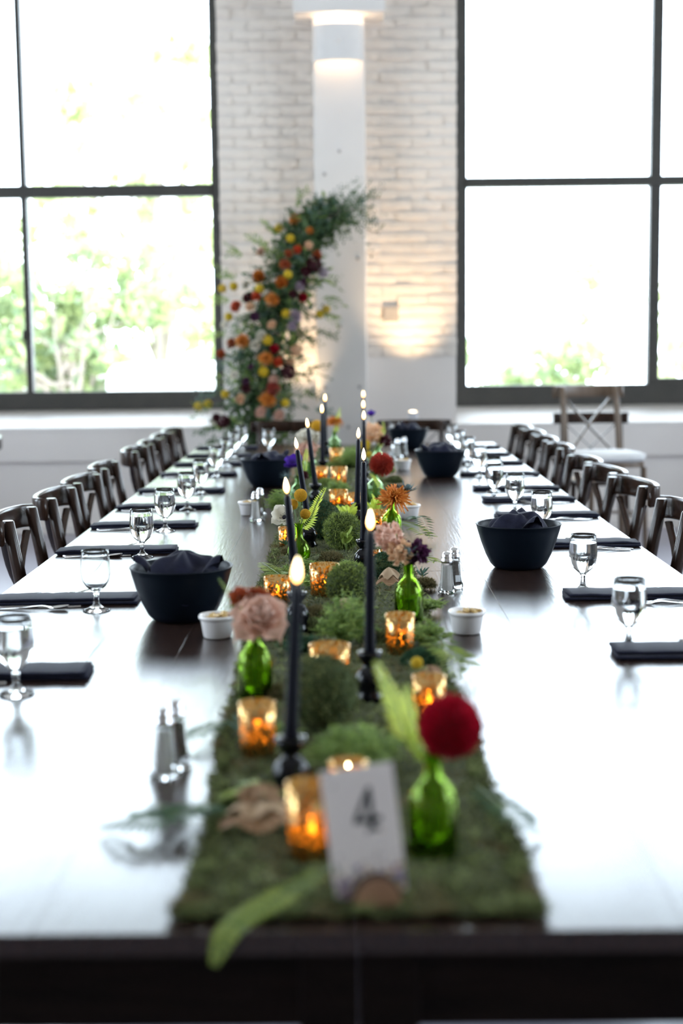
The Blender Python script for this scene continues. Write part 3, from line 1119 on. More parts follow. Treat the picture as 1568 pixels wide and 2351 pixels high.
FORK, KNIFE, SPOON = fork_mesh(), knife_mesh(), spoon_mesh()
setL = [2.73, 3.52, 4.35, 4.95, 5.50, 6.09, 6.83, 7.40, 7.93, 8.50]
setR = [2.86, 3.51, 4.40, 5.12, 5.63, 6.05, 6.69, 7.29, 7.83, 8.36]
gobL = [spot(38, 1595), spot(222, 1402), spot(327, 1280), spot(380, 1220), spot(430, 1172)] + [Vector((-.612, y - .1, TOPZ)) for y in setL[5:]]
gobR = [spot(1443, 1488), spot(1338, 1358), Vector((.64, 4.62, TOPZ)), spot(1182, 1178), spot(1135, 1150)] + [Vector((.622, y - .10, TOPZ)) for y in setR[5:]]
for side, sets, gobs, sg in (('left', setL, gobL, -1), ('right', setR, gobR, 1)):
    for i, y in enumerate(sets):
        o_ = ORD[i]
        napx = sg * .715 + .01
        nrot = (0 if sg < 0 else PI) + rnd(-.04, .04)
        nx_ = napx + (.02 if i < 1 and sg < 0 else 0)
        nb_ = link('folded_napkin', NAP[(i + (2 if sg > 0 else 0)) % 4], 'napkin_cloth', None, (nx_, y, TOPZ + .0005), (0, 0, nrot))
        tag(nb_, 'navy black folded napkin, %s place setting from the camera on the %s side' % (o_, side), 'napkin', 'folded dark napkins')
        g = thing('water_goblet', 'stemmed water goblet, %s from the camera in the %s row' % (o_, side), 'goblet', gobs[i] + Vector((0, 0, .0004 + (.0 if True else 0))), rnd(0, 6), 'stemmed water goblets')
        link('glass', GOB, 'clear_glass', g)
        if i != 1 or sg > 0:
            link('water', GWAT, 'water', g)
        if i < 7:
            fy = y + (.085 if sg < 0 else -.085)
            ky = y + (-.072 if sg < 0 else .072)
            # handles lie near the table edge
            hx = sg * .872 + .01
            rz = 0 if sg < 0 else PI
            d2 = .026 if sg < 0 else -.026
            for k, (yy, what) in enumerate(((fy, 'inner'), (fy + d2, 'outer'))):
                f = link('dinner_fork', FORK, 'steel', None, (hx - sg * (.004 + .012 * k), yy, TOPZ + .001), (0, 0, rz + rnd(-.05, .05)))
                tag(f, '%s steel fork of the %s place setting on the %s side' % (what, o_, side), 'fork', 'steel forks')
            kn = link('dinner_knife', KNIFE, 'steel', None, (hx, ky, TOPZ + .001), (0, 0, rz + rnd(-.03, .03)))
            tag(kn, 'steel knife of the %s place setting on the %s side' % (o_, side), 'knife', 'steel knives')
            sp_ = link('spoon', SPOON, 'steel', None, (hx - sg * .01, ky - d2, TOPZ + .001), (0, 0, rz + rnd(-.06, .06)))
            tag(sp_, 'steel spoon of the %s place setting on the %s side' % (o_, side), 'spoon', 'steel spoons')
# lone goblet by the end chair
g = thing('water_goblet', 'stemmed water goblet alone at the far end before the flower arch', 'goblet', Vector((-.43, 8.02, TOPZ + .0004)), 0, 'stemmed water goblets')
link('glass', GOB, 'clear_glass', g)
link('water', GWAT, 'water', g)
g = thing('water_goblet', 'stemmed water goblet at the far end behind the last bowl', 'goblet', Vector((.30, 8.55, TOPZ + .0004)), 0, 'stemmed water goblets')
link('glass', GOB, 'clear_glass', g)
link('water', GWAT, 'water', g)

# ------------------------------------------------------------------ bowls with napkins
bp = [(0, 0), (.062, 0), (.070, .003), (.080, .014), (.093, .040), (.106, .075), (.116, .108), (.1195, .122), (.1215, .1245), (.120, .1265), (.116, .1245),
      (.1125, .108), (.102, .075), (.089, .042), (.074, .016), (.06, .009), (0, .008)]
BOWL = MB().lathe(bp, 56).mesh('bowl', True, recalc=True)


def heap_mesh(seed):
    """a cloth bundled into a bowl: a dome with deep radiating folds"""
    rs = random.Random(seed)
    vs, fs = [], []
    nr, ns = 22, 72
    ph = [rs.uniform(0, 6.28) for _ in range(6)]
    kx, ky = rs.uniform(-.02, .02), rs.uniform(-.015, .015)
    for i in range(nr + 1):
        u = i / nr
        for k in range(ns):
            a = 2 * PI * k / ns
            r = .097 * u
            x, y = r * math.cos(a), r * math.sin(a)
            dome = .158 - .058 * u ** 2.4
            fold = .013 * u * math.sin(3 * a + ph[0] + 4 * u) + .009 * u * math.sin(5 * a + ph[1] - 5 * u) + .006 * math.sin(7 * a + ph[2] + 3 * u) * u
            q = Vector((x * 16 + seed * 3.1, y * 16, seed))
            rg = (1 - abs(noise.noise(q * .6)) * 2.2) * .016 + noise.noise(q * 1.6) * .007
            z = dome + fold + rg * (1 - .3 * u) - .012
            if u > .86:
                z -= (u - .86) * .10
            vs.append((x + kx * (1 - u), y + ky * (1 - u), z))
    for i in range(nr):
        for k in range(ns):
            k2 = (k + 1) % ns
            fs.append((i * ns + k, i * ns + k2, (i + 1) * ns + k2, (i + 1) * ns + k))
    mb_ = MB().add(vs, fs)
    # a free corner that sticks up over the rim
    a0 = rs.uniform(2.6, 3.6)
    for q in range(2):
        a = a0 + q * rs.uniform(1.9, 2.6)
        base = Vector((.07 * math.cos(a), .07 * math.sin(a), .128))
        tip = base + Vector((.042 * math.cos(a), .042 * math.sin(a), .030))
        sd = Vector((-math.sin(a), math.cos(a), 0))
        g_, f_ = [], []
        for i in range(6):
            u = i / 5
            c = base.lerp(tip, u) + Vector((0, 0, .010 * math.sin(u * PI)))
            wv = .042 * (1 - u * .75)
            for j in range(5):
                s = -1 + j / 2
                g_.append(c + sd * (wv * s) + Vector((0, 0, -.016 * s * s - .01 * (1 - u) * abs(s))))
        for i in range(5):
            for j in range(4):
                e = i * 5 + j
                f_.append((e, e + 1, e + 6, e + 5))
        mb_.add(g_, f_)
    return mb_.mesh('bundled_napkin')


for i, (px, py, lab, rz) in enumerate(((412, 1432, 'nearest on the left half of the table', .3), (1196, 1310, 'large one on the right half near the table joint', 2.2),
                                       (612, 1120, 'left of the runner on the middle table', 1.2), (1013, 1097, 'right of the runner on the far table', 4.0),
                                       (938, 1034, 'farthest, in front of the end chair', 5.2))):
    p = spot(px, py)
    p.y += .06
    p.z += .0005
    b_ = link('serving_bowl', BOWL, 'bowl_black', None, p, (0, 0, rz), 1.0)
    tag(b_, 'matte black serving bowl, %s' % lab, 'bowl', 'black serving bowls')
    n_ = link('bundled_napkin', heap_mesh(i + 2), 'napkin_cloth', None, p + Vector((0, 0, .0)), (0, 0, rz))
    tag(n_, 'dark bunched cloth in the bowl, %s' % lab, 'napkin', 'napkins bunched in the bowls')

# ------------------------------------------------------------------ ramekins with butter pats
rp_ = [(0, 0), (.029, 0), (.031, .003), (.0365, .038), (.0375, .041), (.041, .043), (.0415, .047), (.040, .0505), (.037, .050), (.0345, .044), (.029, .008), (0, .006)]
RAM = MB().lathe(rp_, 40).mesh('ramekin', True, recalc=True)
PAT = MB().box(-.013, .013, -.007, .007, -.004, .004).mesh('pat', True, bevel=.002)
PAT2 = MB().lathe([(0, -.003), (.009, -.003), (.011, 0), (.009, .003), (0, .003)], 12).mesh('pat_round', True, recalc=True)
ramlabs = [((497, 1468), 'beside the nearest left bowl'), ((1074, 1458), 'right of the runner at the nearest table'), ((571, 1184), 'left of the runner behind the shakers'),
           ((940, 1192), 'right of the runner behind the orange chrysanthemum'), ((926, 1080), 'right of the runner beside the far shakers')]
for i, ((px, py), lab) in enumerate(ramlabs):
    p = spot(px, py)
    p.y += .025
    o = link('ramekin', RAM, 'ceramic', None, p + Vector((0, 0, .0005)))
    tag(o, 'white ceramic ramekin, ' + lab, 'ramekin', 'white ramekins')
    for k in range(9):
        a = 2.4 * k
        r = .007 * math.sqrt(k) * 1.1
        lo = p + Vector((r * math.cos(a), r * math.sin(a), .041 + .004 * (k % 3)))
        q = link('butter_pat', PAT if k % 3 else PAT2, 'pat_gold' if k % 3 else 'pat_cream', None, lo, (rnd(-.6, .6), rnd(-.6, .6), rnd(0, 6)))
        tag(q, 'golden butter pat heaped in the ramekin ' + lab, 'butter pat', 'butter pats in the ramekin ' + lab)

# ------------------------------------------------------------------ salt and pepper
SB = MB().lathe([(0, 0), (.0215, 0), (.0235, .003), (.0235, .010), (.0195, .018), (.0168, .035), (.0148, .060), (.0135, .080), (.0115, .080), (.0128, .060), (.0148, .035), (.0165, .02), (.0165, .008), (0, .006)], 8).mesh('shaker_body', False, recalc=True)
SF = MB().lathe([(0, .0085), (.0155, .0085), (.0158, .02), (.0140, .035), (.0120, .060), (.0112, .070), (0, .071)], 8).mesh('shaker_fill', False, recalc=True)
SFP = SF.copy()
SCAP = MB().lathe([(.0138, .078), (.0148, .080), (.0148, .087), (.0135, .088), (.0140, .092), (.0125, .100), (.008, .106), (0, .108)], 20).mesh('cap', True)
shk = [((375, 1790), (403, 1768), 'near the camera left of the runner'), ((1027, 1364), (1044, 1352), 'right of the runner on the nearest table'),
       ((586, 1198), (597, 1188), 'left of the runner on the middle table'), ((913, 1053), (928, 1049), 'right of the runner on the far table')]
for a, b, lab in shk:
    for (px, py), what in ((a, 'salt'), (b, 'pepper')):
        p = spot(px, py)
        p.y += .015
        t = thing(what + '_shaker', 'glass %s shaker with steel cap, %s' % (what, lab), 'shaker', p + Vector((0, 0, .0005)), rnd(0, 1), 'salt and pepper shakers')
        link('body', SB, 'clear_glass', t)
        link('filling', SF if what == 'salt' else SFP, what, t)
        link('cap', SCAP, 'steel', t)

# ------------------------------------------------------------------ moss runner
RZT = TOPZ + .007   # level things on the runner stand at
def runner_edges(y):
    # measured outline: drifts a little along its length
    c = -.02 + .035 * max(0, 1 - (y - 1.5) / 1.6) - .01 * min(1, max(0, (y - 4) / 3))
    hw = .205 + .01 * noise.noise((y * 1.3, 5.1, 0))
    l = c - hw + .012 * noise.noise((y * 9, 1.7, 0)) + .006 * noise.noise((y * 31, 4.7, 0))
    r = c + hw + .012 * noise.noise((y * 9, 8.7, 3)) + .006 * noise.noise((y * 31, 2.7, 5))
    return l, r


def runner_z(x, y):
    return max(.001, .0075 + .0065 * noise.noise((x * 34, y * 24, 0)) + .004 * noise.noise((x * 90, y * 70, 4)))


t = thing('moss_runner', 'long green moss runner down the middle of the tables', 'table runner', (0, TY[0] + .03, TOPZ))
mb = MB()
NX, NY = 26, 620
Y0, Y1 = .0, 6.95
vs, fs = [], []
for j in range(NY + 1):
    y = Y0 + (Y1 - Y0) * (j / NY) ** 1.35
    l, r = runner_edges(y + 1.53)
    for i in range(NX + 1):
        u = i / NX
        x = l + (r - l) * u
        e = min(u, 1 - u) * 2
        z = runner_z(x, y)
        if i in (0, NX):
            z = .0004
        elif e < .12:
            z *= .7
        vs.append((x, y, max(.0004, z)))
for j in range(NY):
    for i in range(NX):
        a = j * (NX + 1) + i
        fs.append((a, a + 1, a + NX + 2, a + NX + 1))
mb.add(vs, fs)
link('mat', mb.mesh('mat'), 'moss', t)
mbs = {'moss_blade': MB(), 'moss_dry': MB(), 'moss_crest': MB()}
for k in range(60000):
    y = Y1 * random.random() ** 1.5
    l, r = runner_edges(y + 1.53)
    x = l + (r - l) * (random.random() if k % 4 else (rnd(-.01, .05) if k % 8 else rnd(.95, 1.01)))
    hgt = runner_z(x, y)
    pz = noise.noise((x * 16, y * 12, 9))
    kind = 'moss_dry' if pz > .28 else ('moss_crest' if hgt > .0095 else 'moss_blade')  # lighter blades on humps, darker in troughs: shade of the gaps in colour
    d = Vector((rnd(-1, 1), rnd(-1, 1), rnd(.05, .8)))
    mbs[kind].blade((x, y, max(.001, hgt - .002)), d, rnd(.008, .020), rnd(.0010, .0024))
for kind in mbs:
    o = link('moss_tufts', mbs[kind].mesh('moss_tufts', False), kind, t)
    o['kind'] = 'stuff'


def moss_ball(px, py, r, label, core, blade, dome=False, squash=1.0, n=2600, bl=.011, by='base', name='moss_ball'):
    p = spot(px, py, RZT)
    p.y += r * .75
    t = thing(name, label, 'moss ball', p, rnd(0, 6), 'moss balls and mounds')
    c = MB()
    c.sphere(r * .94, Matrix.Translation((0, 0, (0 if dome else r * squash))) @ Matrix.Diagonal((1, 1, squash, 1)), 28, 18,
             lambda v: .07 * noise.noise(v * (4 / r * .35)) + .03 * noise.noise(v * (9 / r * .35)))
    if dome:
        c.v = [(x, y, max(z, 0.0)) for x, y, z in c.v]
    cm = core if core else 'moss_core'
    link('core', c.mesh('core'), cm, t)
    b = MB()
    for k in range(n):
        d = rdir()
        if dome and d.z < 0:
            d.z = -d.z
        q = Vector((d.x, d.y, d.z * squash)) * (r * (.93 + .06 * noise.noise(d * 3))) + Vector((0, 0, 0 if dome else r * squash))
        if q.z < .002:
            q.z = .002
        b.blade(q, d * .55 + rdir() * .8, bl * rnd(.6, 1.3), .0016)
    o_ = link('moss_fuzz', b.mesh('moss_fuzz', False), blade, t)
    o_['kind'] = 'stuff'
    return t


moss_ball(738, 1690, .062, 'large round moss ball behind the near amber votive', None, 'moss_blade')
moss_ball(800, 1400, .054, 'bright moss ball with curled bark behind the feathery fern', None, 'moss_bright', n=3200)
moss_ball(787, 1266, .057, 'round vine and moss ball with ivy leaves in its middle', None, 'moss_bright', n=3000, bl=.014)
moss_ball(737, 1243, .062, 'dark green fuzzy moss mound behind the white anemone', None, 'moss_dark', squash=1.05, n=4500, bl=.007)
moss_ball(783, 1190, .046, 'small smooth dark green moss dome between the tapers', None, 'moss_dark', dome=True, n=3000, bl=.005)
moss_ball(725, 1190, .035, 'little dark green moss dome beside the bright fern', None, 'moss_dark', dome=True, n=2200, bl=.005)
moss_ball(748, 1128, .052, 'pale green moss mound left of the far votives', None, 'moss_bright', dome=True, n=3000, bl=.008)
moss_ball(762, 1078, .055, 'flat pale green moss disc, lower of the far pair', None, 'moss_bright', dome=True, squash=.55, n=2200, bl=.008)
moss_ball(762, 1040, .062, 'flat pale green moss disc, farthest of all', None, 'moss_bright', dome=True, squash=.6, n=2200, bl=.008)
moss_ball(640, 1470, .05, 'dark moss mound behind the green bottle with the rose', None, 'moss_dark', dome=True, n=2600, bl=.009)
for i, (px, py, r, mt_, lab) in enumerate(((722, 1452, .032, 'moss_blade', 'low moss clump beside the third taper'), (730, 1420, .03, 'moss_dry', 'brown dried moss clump behind the green fern'),
                                          (672, 1275, .035, 'moss_dry', 'brown moss patch left of the vine ball'), (760, 1290, .032, 'moss_dry', 'brown moss lump before the vine ball'),
                                          (975, 1350, .028, 'moss_dry', 'small brown moss lump right of the tapers'), (965, 1530, .035, 'moss_dark', 'dark moss lump at the right edge of the runner'),
                                          (645, 1610, .03, 'moss_dry', 'brown curled moss beside the rose bottle'), (860, 1480, .035, 'moss_blade', 'moss lump before the clear amber votive'),
                                          (640, 1330, .03, 'moss_bright', 'light moss lump left of the gold votives'), (905, 1110, .04, 'moss_blade', 'far moss lump right of the tapers'),
                                          (800, 1075, .045, 'moss_bright', 'far bright moss lump among the ferns'))):
    moss_ball(px, py, r, lab, None, mt_, dome=True, squash=.7, n=1200, bl=.012, name='moss_clump')

# ------------------------------------------------------------------ candles
HOLD = MB().lathe([(0, 0), (.026, 0), (.028, .003), (.026, .012), (.021, .020), (.026, .030), (.0275, .040), (.024, .051), (.015, .060), (.011, .065), (.0155, .071), (.021, .078), (.0225, .086),
                   (.021, .090), (.0125, .090), (.0115, .084), (0, .084)], 32).mesh('holder', True, recalc=True)
TAPER = MB().lathe([(0, 0), (.0108, 0), (.0108, .008), (.0096, .05), (.0086, .14), (.0076, .212), (.0058, .219), (.002, .2215), (0, .2215)], 20).mesh('taper', True)
WICK = MB().tube([(0, 0, 0), (.0005, 0, .005), (.0012, 0, .009)], .0007, 6).mesh('wick')
FLAME = MB().lathe([(0, 0), (.0036, .003), (.0060, .009), (.0062, .014), (.0048, .022), (.0024, .030), (0, .036)], 16).mesh('flame', True)
tap = [  # px, py of the foot, lean at the tip, label
    ((668, 1845), .0135, 'nearest black taper left of the number card'),
    ((850, 1615), .0035, 'black taper behind the yellow fern, second nearest'),
    ((682, 1455), -.0215, 'black taper behind the blush rose, third nearest'),
    ((836, 1315), .002, 'black taper right of the vine moss ball'),
    ((708, 1258), -.037, 'black taper leaning left behind the white anemone')]
tips = [((823, 983), .006, 'black taper before the scarlet chrysanthemum'), ((704, 960), -.03, 'black taper leaning left beside the purple anemone'),
        ((739, 930), 0, 'black taper on the left, second from the far end'), ((746, 906), 0, 'farthest black taper on the left of the runner'),
        ((835, 944), 0, 'black taper on the right, third from the far end'), ((834, 920), 0, 'black taper on the right, second from the far end'),
        ((834, 898), 0, 'farthest black taper on the right of the runner')]
cands = [(spot(a[0], a[1], RZT) + Vector((0, .024, 0)), l, lab) for a, l, lab in tap]
for a, l, lab in tips:
    p = spot(a[0], a[1], RZT + .342)
    cands.append((Vector((p.x - l, p.y, RZT)), l, lab))
for p, ln, lab in cands:
    t = thing('candle_holder', 'glossy black candlestick of the ' + lab, 'candle holder', p, 0, 'black candlesticks')
    link('holder', HOLD, 'holder_black', t)
    t2 = thing('taper_candle', 'lit ' + lab, 'candle', p + Vector((0, 0, .0845)), 0, 'lit black taper candles')
    t2.rotation_euler = (rnd(-.01, .01), math.atan2(ln, .26), 0)
    link('taper', TAPER, 'taper_wax', t2)
    link('wick', WICK, 'wick', t2, (0, 0, .2212))
    link('flame', FLAME, 'flame', t2, (0, 0, .224))

VFL = MB().lathe([(0, 0), (.0030, .002), (.0045, .007), (.0036, .014), (.0015, .021), (0, .026)], 12).mesh('flame', True)


def votive(px, py, r, h, label, lit=True, z=RZT):
    p = spot(px, py, z)
    p.y += r * .9
    t = thing('votive_holder', label, 'votive', p, rnd(0, 6), 'gold mercury glass votives')
    g = MB().lathe([(0, 0), (r * .86, 0), (r * .9, .002), (r * .95, h * .5), (r, h), (r - .0022, h), (r * .95 - .0022, h * .5), (r * .9 - .0022, .004), (0, .004)], 36)
    link('glass_cup', g.mesh('cup', True, recalc=True), 'mercury_gold', t)
    c = MB().lathe([(0, .0045), (r * .66, .0045), (r * .68, .006), (r * .68, .024), (r * .6, .0235), (0, .0225)], 24)
    link('tealight', c.mesh('tealight', 'auto', recalc=True), 'tealight_wax', t)
    link('wick', WICK, 'wick', t, (0, 0, .0225))
    if lit:
        link('flame', VFL, 'votive_flame', t, (0, 0, .028))
    return t


for a in ((713, 1985, .0305, .095, 'large amber gold votive beside the number card'), (590, 1742, .0295, .082, 'amber votive at the left edge of the runner'),
          (800, 1850, .028, .056, 'amber votive half hidden behind the number card'), (757, 1580, .039, .075, 'wide amber votive behind the big moss ball'),
          (920, 1507, .0305, .083, 'clear amber votive before the right green bottle'), (987, 1665, .029, .078, 'speckled votive behind the red dahlia'),
          (745, 1372, .038, .080, 'bright speckled gold votive before the moss ball'), (636, 1392, .033, .068, 'gold votive behind the blush rose'),
          (655, 1257, .022, .062, 'slim gold votive left of the white anemone'), (872, 1308, .026, .050, 'speckled votive behind the second taper'),
          (781, 1245, .028, .082, 'gold rimmed votive just behind the vine moss ball'), (777, 1172, .036, .075, 'gold votive topped by fern on the middle table'),
          (815, 1176, .029, .070, 'gold votive close to the middle tapers'), (866, 1225, .032, .075, 'gold votive left of the orange chrysanthemum'),
          (778, 1118, .036, .085, 'tall gold votive on the far table'), (773, 1066, .036, .08, 'farthest gold votive on the runner'), (738, 1108, .030, .07, 'gold votive left of the far candlestick')):
    votive(*a)

# ------------------------------------------------------------------ bottles and flowers
def bottle_mesh(r, h, style):
    if style == 'round':
        o = [(0, 0), (r * .6, 0), (r * .9, h * .08), (r, h * .22), (r * .95, h * .36), (r * .72, h * .5), (r * .42, h * .6), (r * .34, h * .72), (r * .36, h * .95), (r * .44, h * .985), (r * .44, h)]
    else:
        o = [(0, 0), (r * .94, 0), (r, .003), (r, h * .46), (r * .96, h * .54), (r * .82, h * .62), (r * .55, h * .69), (r * .38, h * .74), (r * .345, h * .80), (r * .345, h * .94), (r * .45, h * .95), (r * .45, h)]
    th = .0026
    inner = [(max(0.0, a - th), b if i else b + .004) for i, (a, b) in enumerate(o)]
    inner = [(a, max(b, .005)) for a, b in inner]
    prof = o + list(reversed(inner[1:])) + [(0, .005)]
    return MB().lathe(prof, 40).mesh('bottle', True, recalc=True)


BOT = {}


def bottle(p, r, h, label, style='bottle', glassm='green_glass'):
    key = (r, h, style, glassm)
    if key not in BOT:
        BOT[key] = bottle_mesh(r, h, style)
    o_ = link('bud_vase', BOT[key], glassm, None, p)
    tag(o_, label, 'bottle', 'green glass bud vases')
    return p


def bloom_pompom(R, n=260, L=None, W=None):
    mb_ = MB()
    L = L or R * .5
    W = W or R * .26
    mb_.sphere(R * .66, None, 18, 12)
    for k in range(n):
        zz = 1 - 1.75 * (k + .5) / n
        a = k * 2.39996
        rr = math.sqrt(max(0, 1 - zz * zz))
        d = Vector((rr * math.cos(a), rr * math.sin(a), zz))
        s = .72 + .28 * min(1, k / (n * .3))
        up = Vector((0, 0, 1))
        M_ = frame_to(d + rdir() * .12, 0, d * (R - L * s * .85))
        mb_.petal(M_, L * s, W * s * 1.15, cup=.45, curl=.15, nv=2)
    return mb_, R


def bloom_mum(R, n=120, thin=.13):
    mb_ = MB()
    for k in range(n):
        u = (k + .5) / n
        th = .15 + 1.75 * u ** .8
        a = k * 2.39996
        d = Vector((math.sin(th) * math.cos(a), math.sin(th) * math.sin(a), math.cos(th)))
        s = .35 + .65 * u
        M_ = frame_to(d + rdir() * .16, a + rnd(-.4, .4), d * R * .06)
        mb_.petal(M_, R * s * rnd(.85, 1.1), R * thin * 1.4, cup=.35, curl=rnd(-.2, .3), nv=3)
    return mb_, R * .45


def bloom_rose(R):
    mb_ = MB()
    for k in range(34):
        u = k / 33
        a = k * 2.39996
        rad = R * (.05 + .55 * u)
        tilt = .12 + 1.15 * u ** 1.6
        d = Vector((math.sin(tilt) * math.cos(a), math.sin(tilt) * math.sin(a), math.cos(tilt)))
        # inside of the petal faces the axis
        inward = Vector((-math.cos(a), -math.sin(a), 0.25))
        x = inward.cross(d).normalized()
        y = d.cross(x).normalized()
        M_ = Matrix((x, y, d)).transposed().to_4x4()
        M_.translation = Vector((math.cos(a) * rad * .5, math.sin(a) * rad * .5, -R * .35 * u))
        mb_.petal(M_, R * (.62 + .35 * u), R * (.5 + .62 * u), cup=.28, curl=.1 + .28 * u, nv=4, ruffle=.07, tip=.8, base=.45)
    return mb_, R * .5


def bloom_anemone(R, n=8, curl=.15):
    mb_ = MB()
    for k in range(n):
        a = 2 * PI * k / n + rnd(-.1, .1)
        t_ = rnd(1.0, 1.25) if k % 2 else rnd(.75, 1.0)
        d = Vector((math.sin(t_) * math.cos(a), math.sin(t_) * math.sin(a), math.cos(t_)))
        inward = Vector((-math.cos(a), -math.sin(a), 1.2))
        x = inward.cross(d).normalized()
        y = d.cross(x).normalized()
        M_ = Matrix((x, y, d)).transposed().to_4x4()
        mb_.petal(M_, R, R * .78, cup=.2, curl=-curl, nv=5, ruffle=.03, tip=.65, base=.3)
    return mb_, R * .1


def eye_mesh(R):
    mb_ = MB().sphere(R * .16, Matrix.Translation((0, 0, R * .12)), 12, 8)
    for k in range(46):
        d = rdir()
        d.z = abs(d.z) * .8 + .12
        d.normalize()
        mb_.blade((0, 0, R * .08), d, R * .36, R * .015)
        mb_.sphere(R * .022, Matrix.Translation(d * R * .36 + Vector((0, 0, R * .08))), 6, 4)
    return mb_


def bloom_ball(R):
    """craspedia: a tight ball of tiny florets"""
    mb_ = MB().sphere(R * .9, None, 20, 14)
    n = 420
    for k in range(n):
        zz = 1 - 2 * (k + .5) / n
        a = k * 2.39996
        rr = math.sqrt(1 - zz * zz)
        d = Vector((rr * math.cos(a), rr * math.sin(a), zz))
        mb_.lathe([(R * .075, 0), (R * .05, R * .10), (0, R * .12)], 5, frame_to(d, 0, d * R * .88))
    return mb_, R


def bloom_cluster(R, n=22, H=1.6, s=.42):
    """ruffled stock or carnation heads along a spike"""
    mb_ = MB()
    mb_.sphere(R * .5, Matrix.Diagonal((1, 1, H * .8, 1)), 12, 8)
    for k in range(n):
        a = k * 2.39996
        h = H * R * (k / n - .5)
        rr = R * .62 * math.sqrt(max(.05, 1 - (2 * k / n - 1) ** 2))
        c = Vector((rr * math.cos(a), rr * math.sin(a), h))
        out = Vector((math.cos(a), math.sin(a), .35)).normalized()
        for q in range(6):
            b_ = q * 1.05
            M_ = frame_to(out + rdir() * .65, b_, c)
            mb_.petal(M_, R * s * rnd(.8, 1.2), R * s * 1.0, cup=.15, curl=rnd(-.3, .4), nv=3, ruffle=.25, tip=.85, base=.35)
    return mb_, R


def bloom_carnation(R):
    mb_ = MB()
    for k in range(90):
        d = rdir()
        d.z = d.z * .8 + .25
        d.normalize()
        mb_.petal(frame_to(d + rdir() * .25, rnd(0, 6), d * R * .25), R * rnd(.6, .85), R * .5, cup=.15, curl=rnd(-.3, .3), nv=3, ruffle=.3, tip=.9, base=.3)
    return mb_, R * .6


def bloom_thistle(R):
    mb_ = MB()
    mb_.sphere(R * .34, Matrix.Diagonal((1, 1, 1.4, 1)), 12, 9)
    for k in range(120):
        d = rdir()
        mb_.blade(Vector((d.x, d.y, d.z * 1.4)) * R * .32, d, R * .16, R * .02)
    for k in range(13):
        a = k * 2.39996
        t_ = 1.25 + rnd(-.55, .25)
        d = Vector((math.sin(t_) * math.cos(a), math.sin(t_) * math.sin(a), math.cos(t_)))
        p1 = d * R * .3 + Vector((0, 0, -R * .3))
        mb_.tube([p1, p1 + d * R * .5, p1 + d * R + Vector((0, 0, R * .18))], [R * .035, R * .04, R * .006], 5)
        for s in (-1, 1):
            mb_.blade(p1 + d * R * .45, d + rdir() * .5, R * .3, R * .03)
    return mb_, R * .5


KINDS = {
    'dahlia': lambda R: bloom_pompom(R, 300),
    'pompon_chrysanthemum': lambda R: bloom_pompom(R, 260, R * .6, R * .2),
    'chrysanthemum': lambda R: bloom_mum(R, 130),
    'rose': bloom_rose, 'anemone': bloom_anemone, 'craspedia': bloom_ball,
    'stock_flower': lambda R: bloom_cluster(R), 'carnation': bloom_carnation, 'thistle': bloom_thistle}
BLM = {}


def bloom_mesh(kind, R, colour):
    key = (kind, round(R, 4), colour)
    if key not in BLM:
        mb_, off = KINDS[kind](R)
        BLM[key] = mb_.mesh(kind + '_bloom', True)
        BLM[key].materials.append(MATS['petal_' + colour])
    return BLM[key]


EYE = {}


def flower(kind, colour, R, vase, top, label, face=(0, -.3, 1), leaves=0, mat_leaf='fern_green', vase_h=.13):
    """a cut flower: stem from inside the vase to the bloom"""
    base = Vector((vase.x, vase.y, vase.z + .012))
    top = Vector(top)
    t = thing(kind, label, 'flower', base, 0)
    neck = Vector((vase.x, vase.y, vase.z + vase_h))
    off = (top - neck)
    off.z = 0
    if off.length > .004:
        neck += off.normalized() * .004
    l = [Vector((0, 0, 0)), (neck - base) * .5, neck - base, (neck.lerp(top, .55) - base) + Vector((0, 0, .004)), top - base]
    link('stem', MB().tube(l, [.0018, .0018, .0018, .0016, .0015], 6).mesh('stem'), 'stem_green', t)
    fd = Vector(face).normalized()
    b_ = link('bloom', bloom_mesh(kind, R, colour), None, t, top - base, fd.to_track_quat('Z', 'Y').to_euler())
    if kind == 'anemone':
        k_ = round(R, 4)
        if k_ not in EYE:
            EYE[k_] = eye_mesh(R).mesh('eye')
        link('dark_eye', EYE[k_], 'petal_black_eye', b_)
    if leaves:
        lf = MB()
        for k in range(leaves):
            u = rnd(.55, .95)
            q = neck.lerp(top, u) - base
            d = rdir()
            d.z = abs(d.z) * .5
            lf.leaf(frame_to(d, 0, q), rnd(.025, .04), .011)
        link('leaves', lf.mesh('leaves', False), mat_leaf, t)
    return t


# nearest: red dahlia in a green bottle
v1 = bottle(spot(997, 1978, RZT) + Vector((0, .028, 0)), .031, .136, 'tall green glass bottle nearest the camera, right of the card')
def tip_at(px, py, Y):
    return depth(px, py, Y)
flower('dahlia', 'red', .0385, v1, tip_at(1033, 1667, v1.y - .01), 'large round red dahlia nearest the camera', (.1, -.9, .75))
flower('craspedia', 'lemon', .011, Vector((.118, 2.46, RZT - .01)), tip_at(957, 1522, 2.46), 'small yellow button flower behind the red dahlia', leaves=2, vase_h=.03)
# blush rose bottle
v2 = bottle(spot(584, 1612, RZT) + Vector((0, .03, 0)), .0315, .138, 'green glass bottle holding the blush rose')
flower('rose', 'blush', .048, v2, tip_at(598, 1418, v2.y - .012), 'blush pink rose over the left green bottle', (.15, -.75, .8))
flower('chrysanthemum', 'rust', .030, v2, tip_at(588, 1368, v2.y + .03), 'rust orange flower tucked behind the blush rose', (0, -.2, 1))
flower('carnation', 'rust', .020, v2, tip_at(548, 1372, v2.y + .02), 'small rust bloom left of the blush rose', (-.3, -.2, 1), leaves=6)
